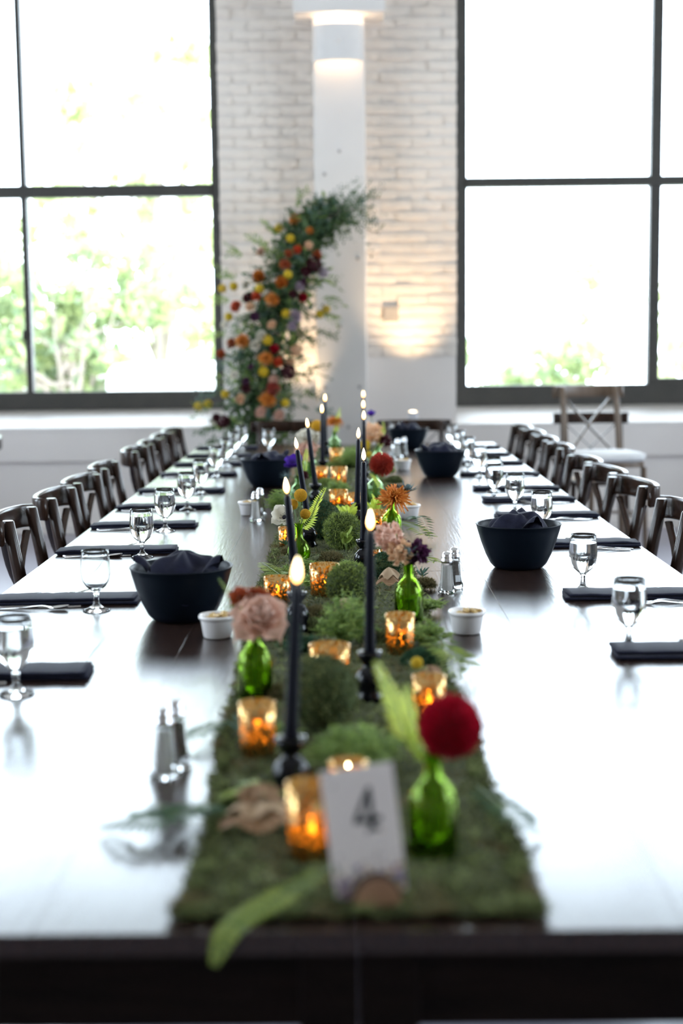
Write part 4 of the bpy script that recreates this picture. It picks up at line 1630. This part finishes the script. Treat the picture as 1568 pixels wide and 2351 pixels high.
# stock and plum carnation bottle
v3 = bottle(spot(940, 1432, RZT) + Vector((0, .03, 0)), .0325, .138, 'green glass bottle right of the tapers holding stock')
flower('stock_flower', 'blush', .034, v3, tip_at(893, 1232, v3.y), 'blush stock blossom leaning left from the right bottle', (-.35, 0, 1))
flower('stock_flower', 'peach', .030, v3, tip_at(918, 1268, v3.y - .02), 'peach stock blossom low in the right bottle', (-.2, -.2, 1))
flower('carnation', 'plum', .031, v3, tip_at(957, 1267, v3.y), 'dark plum carnation in the right bottle', (.3, -.5, .8))
flower('thistle', 'thistle', .022, v3, tip_at(935, 1265, v3.y - .03), 'grey thistle between the stock and the plum carnation', (0, -.4, 1))
# anemone flask
v4 = bottle(spot(686, 1292, RZT) + Vector((0, .03, 0)), .034, .112, 'round green glass flask holding the white anemone', 'round')
flower('anemone', 'white', .046, v4, tip_at(655, 1190, v4.y - .02), 'white anemone with dark eye in the round flask', (-.3, -.85, .55), vase_h=.1)
flower('craspedia', 'yellow', .0195, v4, tip_at(690, 1137, v4.y + .01), 'topmost yellow craspedia ball in the round flask', vase_h=.1)
flower('craspedia', 'yellow', .016, v4, tip_at(672, 1158, v4.y + .02), 'yellow craspedia ball behind the black taper', vase_h=.1)
flower('craspedia', 'yellow', .0155, v4, tip_at(701, 1180, v4.y - .01), 'lowest yellow craspedia ball beside the bright fern', (.6, -.3, .6), vase_h=.1, leaves=4)
# orange chrysanthemum bottle
v5 = bottle(spot(900, 1240, RZT) + Vector((0, .03, 0)), .031, .125, 'small green bottle holding the orange chrysanthemum')
flower('chrysanthemum', 'orange', .058, v5, tip_at(905, 1142, v5.y - .01), 'orange spider chrysanthemum right of the tapers', (0, -.75, .8), vase_h=.12)
flower('thistle', 'thistle', .033, v5, tip_at(936, 1122, v5.y + .02), 'spiky thistle beside the orange chrysanthemum', (.3, -.2, 1), vase_h=.12)
# scarlet mum bottle
v6 = bottle(spot(862, 1158, RZT) + Vector((0, .03, 0)), .033, .13, 'pale green bottle under the scarlet chrysanthemum', 'bottle', 'pale_green_glass')
flower('pompon_chrysanthemum', 'brick_red', .045, v6, tip_at(876, 1066, v6.y), 'scarlet pompon chrysanthemum on the middle table', (.3, -.6, .8), leaves=4)
# purple anemone bottle
v7 = bottle(spot(684, 1165, RZT) + Vector((0, .03, 0)), .030, .12, 'small bottle holding the purple anemone', 'bottle', 'pale_green_glass')
flower('anemone', 'violet', .05, v7, tip_at(676, 1072, v7.y), 'deep purple anemone behind the leaning taper', (-.1, -.5, .8), vase_h=.11)
flower('thistle', 'thistle', .026, v7, tip_at(658, 1094, v7.y - .02), 'grey thistle head left of the purple anemone', (-.3, -.3, .8), vase_h=.11)
flower('carnation', 'burgundy', .02, v7, tip_at(698, 1092, v7.y), 'small burgundy bloom under the purple anemone', vase_h=.11)
# white / blush bottle
v8 = bottle(spot(712, 1098, RZT) + Vector((0, .03, 0)), .030, .125, 'small green bottle holding the cream flowers', 'bottle', 'pale_green_glass')
flower('rose', 'white', .055, v8, tip_at(709, 1003, v8.y), 'cream white rose behind the leaning taper', (0, -.5, .8), vase_h=.12)
flower('rose', 'blush', .055, v8, tip_at(704, 1036, v8.y - .05), 'pale blush rose under the cream rose', (-.2, -.7, .6), vase_h=.12)
flower('craspedia', 'yellow', .029, v8, tip_at(727, 978, v8.y + .02), 'yellow craspedia ball over the cream rose', (.2, -.2, 1), vase_h=.12, leaves=4)
# orange daisy bottle
v9 = bottle(spot(768, 1045, RZT) + Vector((0, .03, 0)), .035, .13, 'pale green bottle at the far end of the runner', 'bottle', 'pale_green_glass')
flower('chrysanthemum', 'orange', .055, v9, tip_at(768, 968, v9.y), 'orange zinnia at the far end of the runner', (0, -.35, .9), leaves=4)
# far right cluster
v10 = bottle(spot(868, 1080, RZT) + Vector((0, .03, 0)), .032, .12, 'small bottle holding the far peach stock', 'bottle', 'pale_green_glass')
flower('stock_flower', 'peach', .052, v10, tip_at(857, 995, v10.y), 'peach stock behind the scarlet chrysanthemum', (0, 0, 1), vase_h=.115)
flower('carnation', 'burgundy', .032, v10, tip_at(884, 1013, v10.y - .02), 'burgundy carnation beside the far peach stock', (.5, -.4, .6), vase_h=.115)
flower('anemone', 'violet', .032, v10, tip_at(852, 956, v10.y + .1), 'small violet flower at the top of the far bouquet', (0, -.3, 1), vase_h=.115)
flower('stock_flower', 'lemon', .026, v10, tip_at(838, 1022, v10.y - .1), 'yellow sprig beside the far tapers', (0, 0, 1), vase_h=.115)
flower('craspedia', 'lemon', .016, v10, tip_at(846, 1043, v10.y - .12), 'lower yellow bud under the far bouquet', (0, 0, 1), vase_h=.115, leaves=5)

# ------------------------------------------------------------------ ferns
def frond_mesh(pts, width, n=22, fat=.3, droop=.1, shape='fern', twist=0.0):
    """leaflets in two rows on a curved midrib through the given points"""
    pts = [Vector(p) for p in pts]
    def at(u):
        # quadratic/cubic interpolation through control points
        k = len(pts) - 1
        x = u * k
        i = min(int(x), k - 1)
        f = x - i
        p0 = pts[max(i - 1, 0)]
        p1, p2 = pts[i], pts[i + 1]
        p3 = pts[min(i + 2, k)]
        return .5 * ((2 * p1) + (p2 - p0) * f + (2 * p0 - 5 * p1 + 4 * p2 - p3) * f * f + (3 * p1 - p0 - 3 * p2 + p3) * f ** 3)
    rib = MB()
    rib.tube([at(k / 10) for k in range(11)], [.0013 - .0009 * k / 10 for k in range(11)], 5)
    lf = MB()
    for k in range(n):
        u = .12 + .86 * k / n
        p = at(u)
        tdir = (at(min(1, u + .02)) - at(max(0, u - .02))).normalized()
        nrm = Vector((math.sin(twist), -.5 if abs(tdir.z) > .6 else 0, math.cos(twist)))
        side = tdir.cross(nrm).normalized()
        nrm = side.cross(tdir).normalized()
        env = math.sin(PI * (0.16 + .82 * u)) ** .8
        Lf = width * env
        for s in (-1, 1):
            d = (side * s + tdir * .45 + nrm * rnd(-.05, .12)).normalized()
            y = (nrm - d * nrm.dot(d)).normalized()
            x = y.cross(d).normalized()
            M_ = Matrix((x, y, d)).transposed().to_4x4()
            M_.translation = p
            lf.leaf(M_, Lf * rnd(.92, 1.05), max(.0025, Lf * fat), droop)
    return rib, lf


def fern(pts, width, label, n=22, fat=.3, material='fern_green', twist=0.0, group='fern fronds along the runner'):
    base = Vector(pts[0])
    rib, lf = frond_mesh([Vector(p) - base for p in pts], width, n, fat, twist=twist)
    t = thing('fern_frond', label, 'fern', base, 0, group)
    link('midrib', rib.mesh('midrib'), 'stem_green', t)
    link('leaflets', lf.mesh('leaflets', False), material, t)['kind'] = 'stuff'
    return t


def flat(pl, z=.012, rise=.02):
    out = []
    for i, (x, y) in enumerate(pl):
        q = spot(x, y, TOPZ + z + (rise if 0 < i < len(pl) - 1 else 0))
        out.append(q)
    return out


a = spot(770, 1985, RZT + .012)
b_ = spot(640, 2060, RZT + .02)
c_ = Vector((-.13, TY[0] - .012, TOPZ + .012))
d_ = Vector((-.148, TY[0] - .04, TOPZ - .02))
fern([a, b_, c_, d_], .021, 'broad yellow green fern leaf hanging over the near table edge', 46, .30, 'fern_green', twist=.3)
fern(flat([(480, 1838), (400, 1868), (310, 1885), (235, 1895)], .008, .016), .05, 'dark fern frond on the bare table left of the runner', 24, .16, 'fern_dark')
fern(flat([(505, 1845), (450, 1860), (395, 1862), (350, 1840)], .008, .02), .045, 'second dark frond under the near salt shaker', 20, .16, 'fern_dark')
fern(flat([(520, 1655), (480, 1668), (450, 1684), (415, 1702)], .01, .012), .030, 'short dark frond poking out behind the near shakers', 18, .18, 'fern_dark')
fern(flat([(1090, 1800), (1140, 1840), (1195, 1880), (1245, 1915)], .006, .018), .035, 'dark frond on the bare table right of the runner', 24, .16, 'fern_dark')
fern(flat([(980, 1470), (1020, 1490), (1060, 1510), (1095, 1530)], .01, .03), .045, 'bright frond spilling right past the clear votive', 26, .14, 'fern_green')
fern(flat([(985, 1440), (1020, 1475), (1040, 1520), (1060, 1560)], .01, .03), .04, 'drooping frond at the right edge of the runner', 24, .14, 'plumosa')
fern(flat([(905, 1195), (945, 1205), (975, 1225), (1000, 1232)], .01, .02), .045, 'frond reaching right under the orange chrysanthemum', 22, .2, 'fern_green')
fern(flat([(930, 1255), (965, 1275), (995, 1288), (1018, 1290)], .02, .02), .035, 'frond behind the plum carnation', 18, .2, 'fern_green')
fern(flat([(935, 1195), (960, 1185), (975, 1200), (990, 1240)], .02, .04), .04, 'curling frond at the right runner edge', 18, .22, 'fern_dark')
fern(flat([(670, 1330), (645, 1320), (615, 1300), (600, 1290)], .01, .02), .04, 'light frond on the left runner edge', 18, .3, 'fern_green')
fern(flat([(640, 1820), (600, 1815), (560, 1810), (525, 1830)], .012, .02), .05, 'soft green frond under the near taper', 22, .3, 'fern_green')
# upright ferns in the vases
fern([v4 + Vector((0, 0, .09)), tip_at(712, 1190, v4.y + .01), tip_at(728, 1155, v4.y), tip_at(747, 1118, v4.y - .01)], .036, 'bright upright fern beside the craspedia balls', 24, .24, 'fern_yellow', twist=1.2)
fern([v1 + Vector((0, 0, .12)), tip_at(940, 1700, v1.y + .03), tip_at(908, 1610, v1.y + .06), tip_at(862, 1515, v1.y + .09)], .036, 'yellow green fern left of the red dahlia', 34, .26, 'fern_yellow', twist=1.2)
fern([v1 + Vector((0, 0, .12)), tip_at(958, 1700, v1.y + .05), tip_at(945, 1640, v1.y + .09), tip_at(935, 1570, v1.y + .12)], .030, 'second yellow fern behind the red dahlia', 28, .28, 'fern_yellow', twist=1.2)
fern([v2 + Vector((0, 0, .12)), tip_at(550, 1430, v2.y + .02), tip_at(530, 1370, v2.y + .03), tip_at(500, 1325, v2.y + .04)], .016, 'thin light sprig rising left of the blush rose', 14, .35, 'fern_green', twist=1.2)
fern([v6 + Vector((0, 0, .11)), tip_at(872, 1118, v6.y - .04), tip_at(862, 1100, v6.y - .05), tip_at(847, 1085, v6.y - .05)], .022, 'small curled fern tip under the scarlet chrysanthemum', 14, .4, 'fern_yellow', twist=1.0)
fern([v9 + Vector((0, 0, .11)), tip_at(772, 985, v9.y), tip_at(776, 960, v9.y), tip_at(782, 935, v9.y)], .035, 'light fern at the far end of the runner', 20, .3, 'fern_yellow', twist=1.2)
fern([v7 + Vector((0, 0, .10)), tip_at(698, 1080, v7.y), tip_at(702, 1050, v7.y), tip_at(704, 1030, v7.y)], .026, 'pale fern sprig right of the purple anemone', 16, .3, 'fern_yellow', twist=1.2)
fern([v10 + Vector((0, 0, .10)), tip_at(876, 1015, v10.y), tip_at(880, 990, v10.y), tip_at(880, 965, v10.y)], .03, 'pale sprig right of the far peach stock', 16, .3, 'fern_yellow', twist=1.2)


def plume(px, py, r, h, label, material='plumosa', n=46, z=RZT):
    """a cloud of fine feathery asparagus fern"""
    p = spot(px, py, z)
    t = thing('feathery_fern', label, 'fern', p, 0, 'feathery ferns on the runner')
    st, lf = MB(), MB()
    for k in range(n):
        a_ = rnd(0, 2 * PI)
        rr = r * math.sqrt(random.random())
        tip = Vector((rr * math.cos(a_), rr * math.sin(a_), h * (1 - .55 * (rr / r) ** 2) * rnd(.55, 1)))
        mid = tip * .5 + Vector((0, 0, h * .12))
        st.tube([(0, 0, .001), mid, tip], [.0011, .0008, .0004], 4)
        for j in range(26):
            u = rnd(.25, 1)
            q = mid * (2 * u * (1 - u)) + tip * u * u
            d = rdir()
            d.z *= .35
            lf.blade(q, d, rnd(.009, .022), .0016)
    link('stems', st.mesh('stems'), 'stem_green', t)
    o_ = link('needles', lf.mesh('needles', False), material, t)
    o_['kind'] = 'stuff'
    return t


plume(797, 1482, .07, .125, 'feathery green fern clump before the bright moss ball', n=100)
plume(822, 1775, .08, .085, 'feathery fern clump behind the number card', n=110)
plume(800, 1320, .04, .045, 'small feathery fern clump before the vine ball')
plume(690, 1320, .05, .055, 'feathery clump in front of the round flask', n=50)
plume(645, 1180, .075, .10, 'feathery fern clump left of the leaning tapers', n=70)
plume(775, 1140, .06, .085, 'feathery fern spilling over the middle votives', 'plumosa', n=60)
plume(805, 1075, .10, .13, 'feathery fern clump on the far table right of the candlestick', n=90)
plume(860, 1190, .05, .06, 'feathery fern clump by the middle right bottle', n=46)
plume(975, 1400, .05, .035, 'low feathery fern at the right edge of the runner', n=46)
plume(985, 1480, .055, .06, 'feathery fern behind the clear amber votive', n=50)
plume(690, 1505, .05, .05, 'dark feathery clump left of the wide votive', 'moss_dark', n=46)
plume(720, 1350, .04, .04, 'low feathery clump beside the bright gold votive', n=40)
plume(620, 1700, .05, .03, 'thin feathery moss sprig on the near runner', n=30)
plume(893, 1090, .035, .05, 'feathery fern beside the far ramekin', n=34)


def leafy(px, py, label, n=9, L=.05, material='fern_yellow', z=RZT, spread=.7, wd=.32, h=.03):
    p = spot(px, py, z)
    t = thing('leafy_sprig', label, 'sprig', p, 0, 'leafy sprigs on the runner')
    st, root = MB(), Vector((0, 0, 0))
    st.tube([(0, 0, 0), (0, 0, h)], .0016, 5)
    link('stem', st.mesh('stem'), 'stem_green', t)
    for k in range(n):
        a_ = k * 2.4
        d = Vector((math.cos(a_) * spread, math.sin(a_) * spread, rnd(.5, 1.1)))
        lf = MB().petal(frame_to(d, rnd(0, 6), (0, 0, h * rnd(.4, 1))), L * rnd(.7, 1.2), L * wd, cup=.25, curl=.2, nv=5, tip=.45, base=.15)
        link('leaf', lf.mesh('leaf'), material, t)
    return t


leafy(800, 1222, 'light green pointed leaves right of the vine moss ball', 13, .052, 'fern_yellow', h=.06)
leafy(862, 1205, 'upright light leaves behind the second taper', 7, .055, 'fern_yellow', h=.06, spread=.3)
leafy(795, 1268, 'ivy leaves in the middle of the vine moss ball', 9, .026, 'fern_green', h=.06, wd=.9)
leafy(660, 1265, 'dark leaves under the slim gold votive', 7, .03, 'fern_dark', h=.02, wd=.5)
leafy(970, 1330, 'silvery fir tips beside the brown fungus', 9, .03, 'leaf_blue', h=.015, wd=.2)
leafy(735, 1330, 'small ivy leaves before the brown moss lump', 7, .022, 'fern_green', h=.02, wd=.8)
leafy(560, 1700, 'pale twig leaves left of the near amber votive', 6, .035, 'leaf_blue', h=.02, wd=.25)

# ------------------------------------------------------------------ fungus, bark and card
def bracket(px, py, R, label, layers=3, tilt=.25, rot=0.0, squash=.62, material='fungus', z=RZT):
    p = spot(px, py, z)
    t = thing('bracket_fungus', label, 'fungus', p + Vector((0, R * .4, 0)), rot, 'dried bracket fungi')
    for l in range(layers):
        vs, fs = [], []
        n, nr = 30, 5
        sc_ = 1 - .2 * l
        for top in (0, 1):
            for j in range(nr + 1):
                u = j / nr
                for k in range(n + 1):
                    a_ = PI + PI * k / n
                    wav = 1 + .06 * math.sin(4 * a_ + l * 2) + .05 * math.sin(9 * a_ + l)
                    r_ = R * sc_ * u * wav
                    zz = (.012 + .016 * l) + (.010 if top else 0) * (1 - u ** 3) + .010 * u * math.sin(5 * a_ + l) * .6 + tilt * R * .35 * (1 - u)
                    vs.append((r_ * math.cos(a_), r_ * squash * math.sin(a_) + R * .1 * l, zz))
        w_ = n + 1
        off = (nr + 1) * w_
        for top in (0, 1):
            for j in range(nr):
                for k in range(n):
                    e = top * off + j * w_ + k
                    fs.append((e, e + 1, e + w_ + 1, e + w_) if top else (e, e + w_, e + w_ + 1, e + 1))
        for k in range(n):
            e = nr * w_ + k
            fs.append((e, e + 1, off + e + 1, off + e))
        link('shelf_layer', MB().add(vs, fs).mesh('shelf', True, recalc=True), material if l % 2 == 0 else material + '_2', t)
    return t


MATS['fungus_2'] = MATS['fungus_pale']
MATS['fungus_pale_2'] = MATS['fungus']
bracket(590, 1918, .052, 'large pale brown bracket fungus on the near runner', 3, .35, .1)
bracket(893, 1350, .034, 'brown bracket fungus under the green moss cap', 2, 1.2, 0)
moss_ball(885, 1335, .040, 'dark green moss cap over the brown fungus', None, 'moss_dark', squash=.95, n=3000, bl=.006)
bracket(790, 1420, .03, 'curled brown bark on the bright moss ball', 2, .8, .4, z=RZT + .0)
bracket(985, 1585, .03, 'pale bark chip behind the red dahlia', 2, .5, .3, material='fungus_pale')

# number card in its half-round wooden holder
hp = spot(866, 2086, RZT) + Vector((0, .016, 0))
t = thing('card_holder', 'half round wooden slice holding the number card', 'card holder', hp, 0)
t.rotation_euler = (0, -.06, .12)
vs, fs = [], []
n = 20
for yy in (-.013, -.002, .002, .013):
    for k in range(n + 1):
        a_ = PI * k / n
        vs.append((.028 * math.cos(a_), yy, .034 * math.sin(a_)))
w_ = n + 1
mb1 = MB()
for half in (0, 2):
    v_ = vs[half * w_:(half + 2) * w_]
    f_ = [tuple(range(w_)), tuple(reversed(range(w_, 2 * w_)))]
    for k in range(n):
        f_.append((k, k + 1, w_ + k + 1, w_ + k))
    f_.append((0, w_, 2 * w_ - 1, w_ - 1))
    mb1.add(v_, f_)
link('wood_face', mb1.mesh('wood_face', 'auto', recalc=True), 'wood_slice', t)
bk = MB()
bk.bar([(.0295 * math.cos(PI * k / n), 0, .0355 * math.sin(PI * k / n)) for k in range(n + 1)], [(-.012, -.0012), (.012, -.0012), (.012, .0012), (-.012, .0012)])
link('bark_rim', bk.mesh('bark_rim', 'auto', recalc=True), 'wood_bark', t)

ct = thing('number_card', 'white table number card reading 4 with wildflower print', 'card', hp + Vector((-.006, 0, .010)), 0)
ct.rotation_euler = (-.05, -.105, .12)
CW, CHT = .084, .150
link('card_stock', MB().box(-CW / 2, CW / 2, -.0008, .0008, 0, CHT).mesh('card', False), 'card_stock', ct)
# the figure 4: diagonal, stem, bar and foot as flat print
def poly(pl, y=-.0011):
    return MB().add([(x, y, z) for x, z in pl] + [(x, y + .0003, z) for x, z in pl],
                    [tuple(range(len(pl)))] + [tuple(reversed(range(len(pl), 2 * len(pl))))] +
                    [(k, len(pl) + k, len(pl) + (k + 1) % len(pl), (k + 1) % len(pl)) for k in range(len(pl))])
num = MB()
def scale_pl(pl, s=.052, ox=.006, oz=.074):
    return [(ox + (x - .5) * s * .62, oz + z * s) for x, z in pl]
for pl in ([(0, .22), (0, .30), (.60, 1.0), (.74, 1.0), (.14, .22)], [(.55, 0), (.74, 0), (.74, 1.0), (.55, .93)], [(.0, .20), (1.0, .20), (1.0, .33), (.0, .33)], [(.42, 0), (.90, 0), (.90, .07), (.42, .07)]):
    a_ = poly(scale_pl(pl))
    num.add(a_.v, a_.f)
link('number_four', num.mesh('number_four', False, recalc=True), 'ink', ct)

# ------------------------------------------------------------------ flower arch
AY = 9.86
arch = thing('flower_arch', 'tall crescent of greenery and orange flowers before the pier', 'flower arch', (-.6, AY, 0))
AO = Vector((-.6, AY, 0))
ctrl = [((605, 1180), 110), ((600, 1010), 112), ((592, 940), 108), ((605, 850), 104), ((625, 760), 96), ((650, 660), 88), ((685, 570), 62), ((725, 510), 40), ((778, 486), 26), ((832, 480), 14)]
cpts = [(depth(a[0], a[1], AY) - AO, r / 3266 * AY) for a, r in ctrl]
cpts[0] = (Vector((cpts[1][0].x, 0, .05)), cpts[1][1])
link('support', MB().tube([c for c, r in cpts], [.03] * 6 + [.02, .015, .01, .006], 8).mesh('support'), 'bark', arch)
link('stand', MB().lathe([(0, 0), (.25, 0), (.25, .02), (.03, .035), (0, .035)], 28).mesh('stand', 'auto', recalc=True), 'frame_dark', arch, (cpts[0][0].x, 0, 0))


def arch_at(u):
    x = u * (len(cpts) - 1)
    i = min(int(x), len(cpts) - 2)
    f = x - i
    return cpts[i][0].lerp(cpts[i + 1][0], f), cpts[i][1] * (1 - f) + cpts[i + 1][1] * f


fol, fol2, fol3 = MB(), MB(), MB()


def sprig(dst, p, d, L, nl, ls, wd=.42):
    d = Vector(d).normalized()
    side = d.cross(Vector((rnd(-1, 1), rnd(-1, 1), rnd(-1, 1)))).normalized()
    for j in range(nl):
        u = (j + 1) / nl
        q = p + d * L * u + Vector((0, 0, -.12 * L * u * u))
        s = 1 if j % 2 else -1
        dd = (side * s + d * .8 + rdir() * .35)
        dst.leaf(frame_to(dd, rnd(0, 6), q), ls * rnd(.7, 1.2), ls * wd)


for k in range(780):
    u = .06 + .80 * random.random() ** .9
    c, r = arch_at(u)
    d = rdir()
    p = c + Vector((d.x * r, d.y * min(.26, r), d.z * r * .8)) * (random.random() ** .4) * .78
    out = d + Vector((0, -.2, .35))
    dst = fol if random.random() < .74 else (fol2 if random.random() < .6 else fol3)
    sprig(dst, p, out, rnd(.06, .15), 7, rnd(.035, .06))
# dense inner fill
for k in range(2600):
    u = .05 + .72 * random.random()
    c, r = arch_at(u)
    d = rdir()
    fol.leaf(frame_to(rdir(), 0, c + Vector((d.x * r, d.y * .16, d.z * r)) * random.random() * .75), rnd(.06, .10), .035)
# loose airy branches at the crown, sweeping right
for k in range(95):
    u = .74 + .26 * random.random()
    c, r = arch_at(min(1, u))
    d = Vector((rnd(.2, 1), rnd(-.5, .5), rnd(-.45, .75)))
    sprig(fol if k % 3 else fol3, c + rdir() * r * .9, d, rnd(.12, .30), 13, rnd(.018, .034), .5)
# stray sprays at the sides
for (px, py, dx, dz, dst) in ((560, 590, -1, .5, fol2), (545, 640, -1, .35, fol2), (530, 690, -1, .2, fol2), (520, 770, -1, .3, fol2), (735, 640, 1, -.1, fol2), (740, 680, 1, -.35, fol2),
                              (735, 720, 1, -.15, fol2), (720, 760, 1, 0, fol), (500, 900, -1, -.1, fol3), (490, 930, -1, -.2, fol2), (495, 980, -1, -.35, fol), (720, 940, 1, .05, fol3),
                              (700, 850, 1, .1, fol), (700, 900, 1, -.1, fol), (640, 540, -1, .8, fol2), (680, 480, .2, 1, fol2), (620, 570, -1, .7, fol2), (500, 1000, -.8, -.5, fol)):
    for q in range(4):
        sprig(dst, depth(px, py, AY - rnd(-.1, .15)) - AO, (dx + rnd(-.3, .3), rnd(-.3, .3), dz + rnd(-.3, .3)), rnd(.10, .19), 10, .036)
for nm, b_, mt_ in (('foliage', fol, 'leaf_arch'), ('light_foliage', fol2, 'leaf_arch_light'), ('blue_foliage', fol3, 'leaf_blue')):
    o_ = link(nm, b_.mesh(nm, False), mt_, arch)
    o_['kind'] = 'stuff'
# blooms, measured on a 3.136x view of the arch
S = 3.136
AF = [(805, 260, 45, 'chrysanthemum', 'orange'), (912, 340, 27, 'chrysanthemum', 'orange'), (690, 325, 22, 'stock_flower', 'lemon'), (775, 400, 22, 'craspedia', 'lemon'),
      (825, 480, 30, 'carnation', 'scarlet'), (760, 510, 32, 'carnation', 'rust'), (735, 585, 40, 'chrysanthemum', 'rust'), (940, 590, 55, 'stock_flower', 'burgundy'), (880, 640, 38, 'carnation', 'burgundy'),
      (965, 520, 36, 'carnation', 'rust'), (545, 670, 42, 'dahlia', 'orange'), (755, 660, 24, 'craspedia', 'lemon'), (710, 715, 40, 'dahlia', 'orange'), (550, 760, 27, 'craspedia', 'lemon'), (530, 812, 36, 'carnation', 'scarlet'),
      (470, 830, 42, 'carnation', 'burgundy'), (640, 835, 48, 'chrysanthemum', 'orange'), (380, 888, 40, 'carnation', 'scarlet'), (485, 892, 38, 'carnation', 'peach'), (865, 825, 22, 'dahlia', 'red'),
      (1008, 645, 34, 'stock_flower', 'lilac'), (870, 715, 28, 'carnation', 'plum'), (740, 940, 32, 'stock_flower', 'lemon'), (810, 960, 40, 'rose', 'lilac'), (330, 965, 17, 'craspedia', 'lemon'), (318, 1028, 46, 'anemone', 'white'),
      (365, 745, 20, 'craspedia', 'lemon'), (285, 760, 24, 'stock_flower', 'lemon'), (425, 1138, 50, 'chrysanthemum', 'orange'), (350, 1155, 36, 'carnation', 'rust'), (565, 1100, 36, 'rose', 'white'),
      (520, 1168, 38, 'rose', 'white'), (608, 1132, 34, 'stock_flower', 'lemon'), (640, 1020, 20, 'rose', 'peach'), (595, 1260, 50, 'chrysanthemum', 'orange'), (660, 1195, 26, 'dahlia', 'red'),
      (685, 1290, 38, 'carnation', 'scarlet'), (490, 1330, 30, 'anemone', 'plum'), (580, 1360, 36, 'stock_flower', 'lemon'), (380, 1385, 48, 'anemone', 'white'), (755, 1360, 58, 'stock_flower', 'burgundy'),
      (655, 1420, 34, 'rose', 'blush'), (650, 1480, 46, 'dahlia', 'coral'), (610, 1558, 56, 'chrysanthemum', 'orange'), (305, 1522, 24, 'craspedia', 'lemon'), (412, 1555, 36, 'rose', 'peach'), (735, 1585, 24, 'craspedia', 'lemon'),
      (560, 1650, 38, 'rose', 'blush'), (692, 1672, 34, 'rose', 'blush'), (455, 1480, 34, 'carnation', 'burgundy'), (275, 1235, 34, 'carnation', 'rust'), (1030, 912, 24, 'stock_flower', 'lemon'), (985, 945, 18, 'craspedia', 'lemon'),
      (815, 1205, 44, 'stock_flower', 'peach'), (770, 1290, 24, 'rose', 'peach'), (290, 1720, 50, 'stock_flower', 'burgundy'), (240, 1690, 30, 'carnation', 'burgundy'), (110, 1610, 18, 'stock_flower', 'lemon'), (180, 1590, 20, 'stock_flower', 'lemon'),
      (225, 1715, 24, 'rose', 'white'), (790, 800, 26, 'carnation', 'burgundy'), (515, 960, 36, 'carnation', 'plum'), (845, 740, 22, 'rose', 'lilac'), (790, 1030, 22, 'rose', 'lilac'), (450, 1430, 26, 'carnation', 'plum'),
      (560, 495, 24, 'rose', 'blush'), (905, 450, 26, 'stock_flower', 'peach'), (455, 735, 22, 'rose', 'white')]
for (fx, fy, fr, kind, colour) in AF:
    px, py = 420 + fx / S, 420 + fy / S
    R = fr / S / 3266 * AY
    R = {True: .072, False: .045}[R > .035] if False else round(R * 200) / 200.0
    # sit on the front of the foliage
    best = min((abs((arch_at(q / 60)[0] + AO).z - depth(px, py, AY).z), q / 60) for q in range(61))[1]
    c, r = arch_at(best)
    P0 = depth(px, py, AY) - AO
    dx = max(-1, min(1, (P0.x - c.x) / max(r, .05)))
    yf = -.27 * math.sqrt(max(.05, 1 - dx * dx)) * min(1, r / .2) - .02
    P = depth(px, py, AY + yf) - AO
    kR = R * (1.15 if kind == 'chrysanthemum' else 1.0)
    b_ = link(kind, bloom_mesh(kind, round(max(.03, kR) * 50) / 50.0, colour), None, arch, P, Vector((dx * .6 + rnd(-.2, .2), -1, .35 + rnd(-.2, .2))).to_track_quat('Z', 'Y').to_euler())
    k_ = max(.03, kR) / (round(max(.03, kR) * 50) / 50.0)
    b_.scale = (k_, k_, k_)
    if kind == 'anemone':
        k2 = round(max(.03, kR) * 50) / 50.0
        if k2 not in EYE:
            EYE[k2] = eye_mesh(k2).mesh('eye')
        link('dark_eye', EYE[k2], 'petal_black_eye', b_)
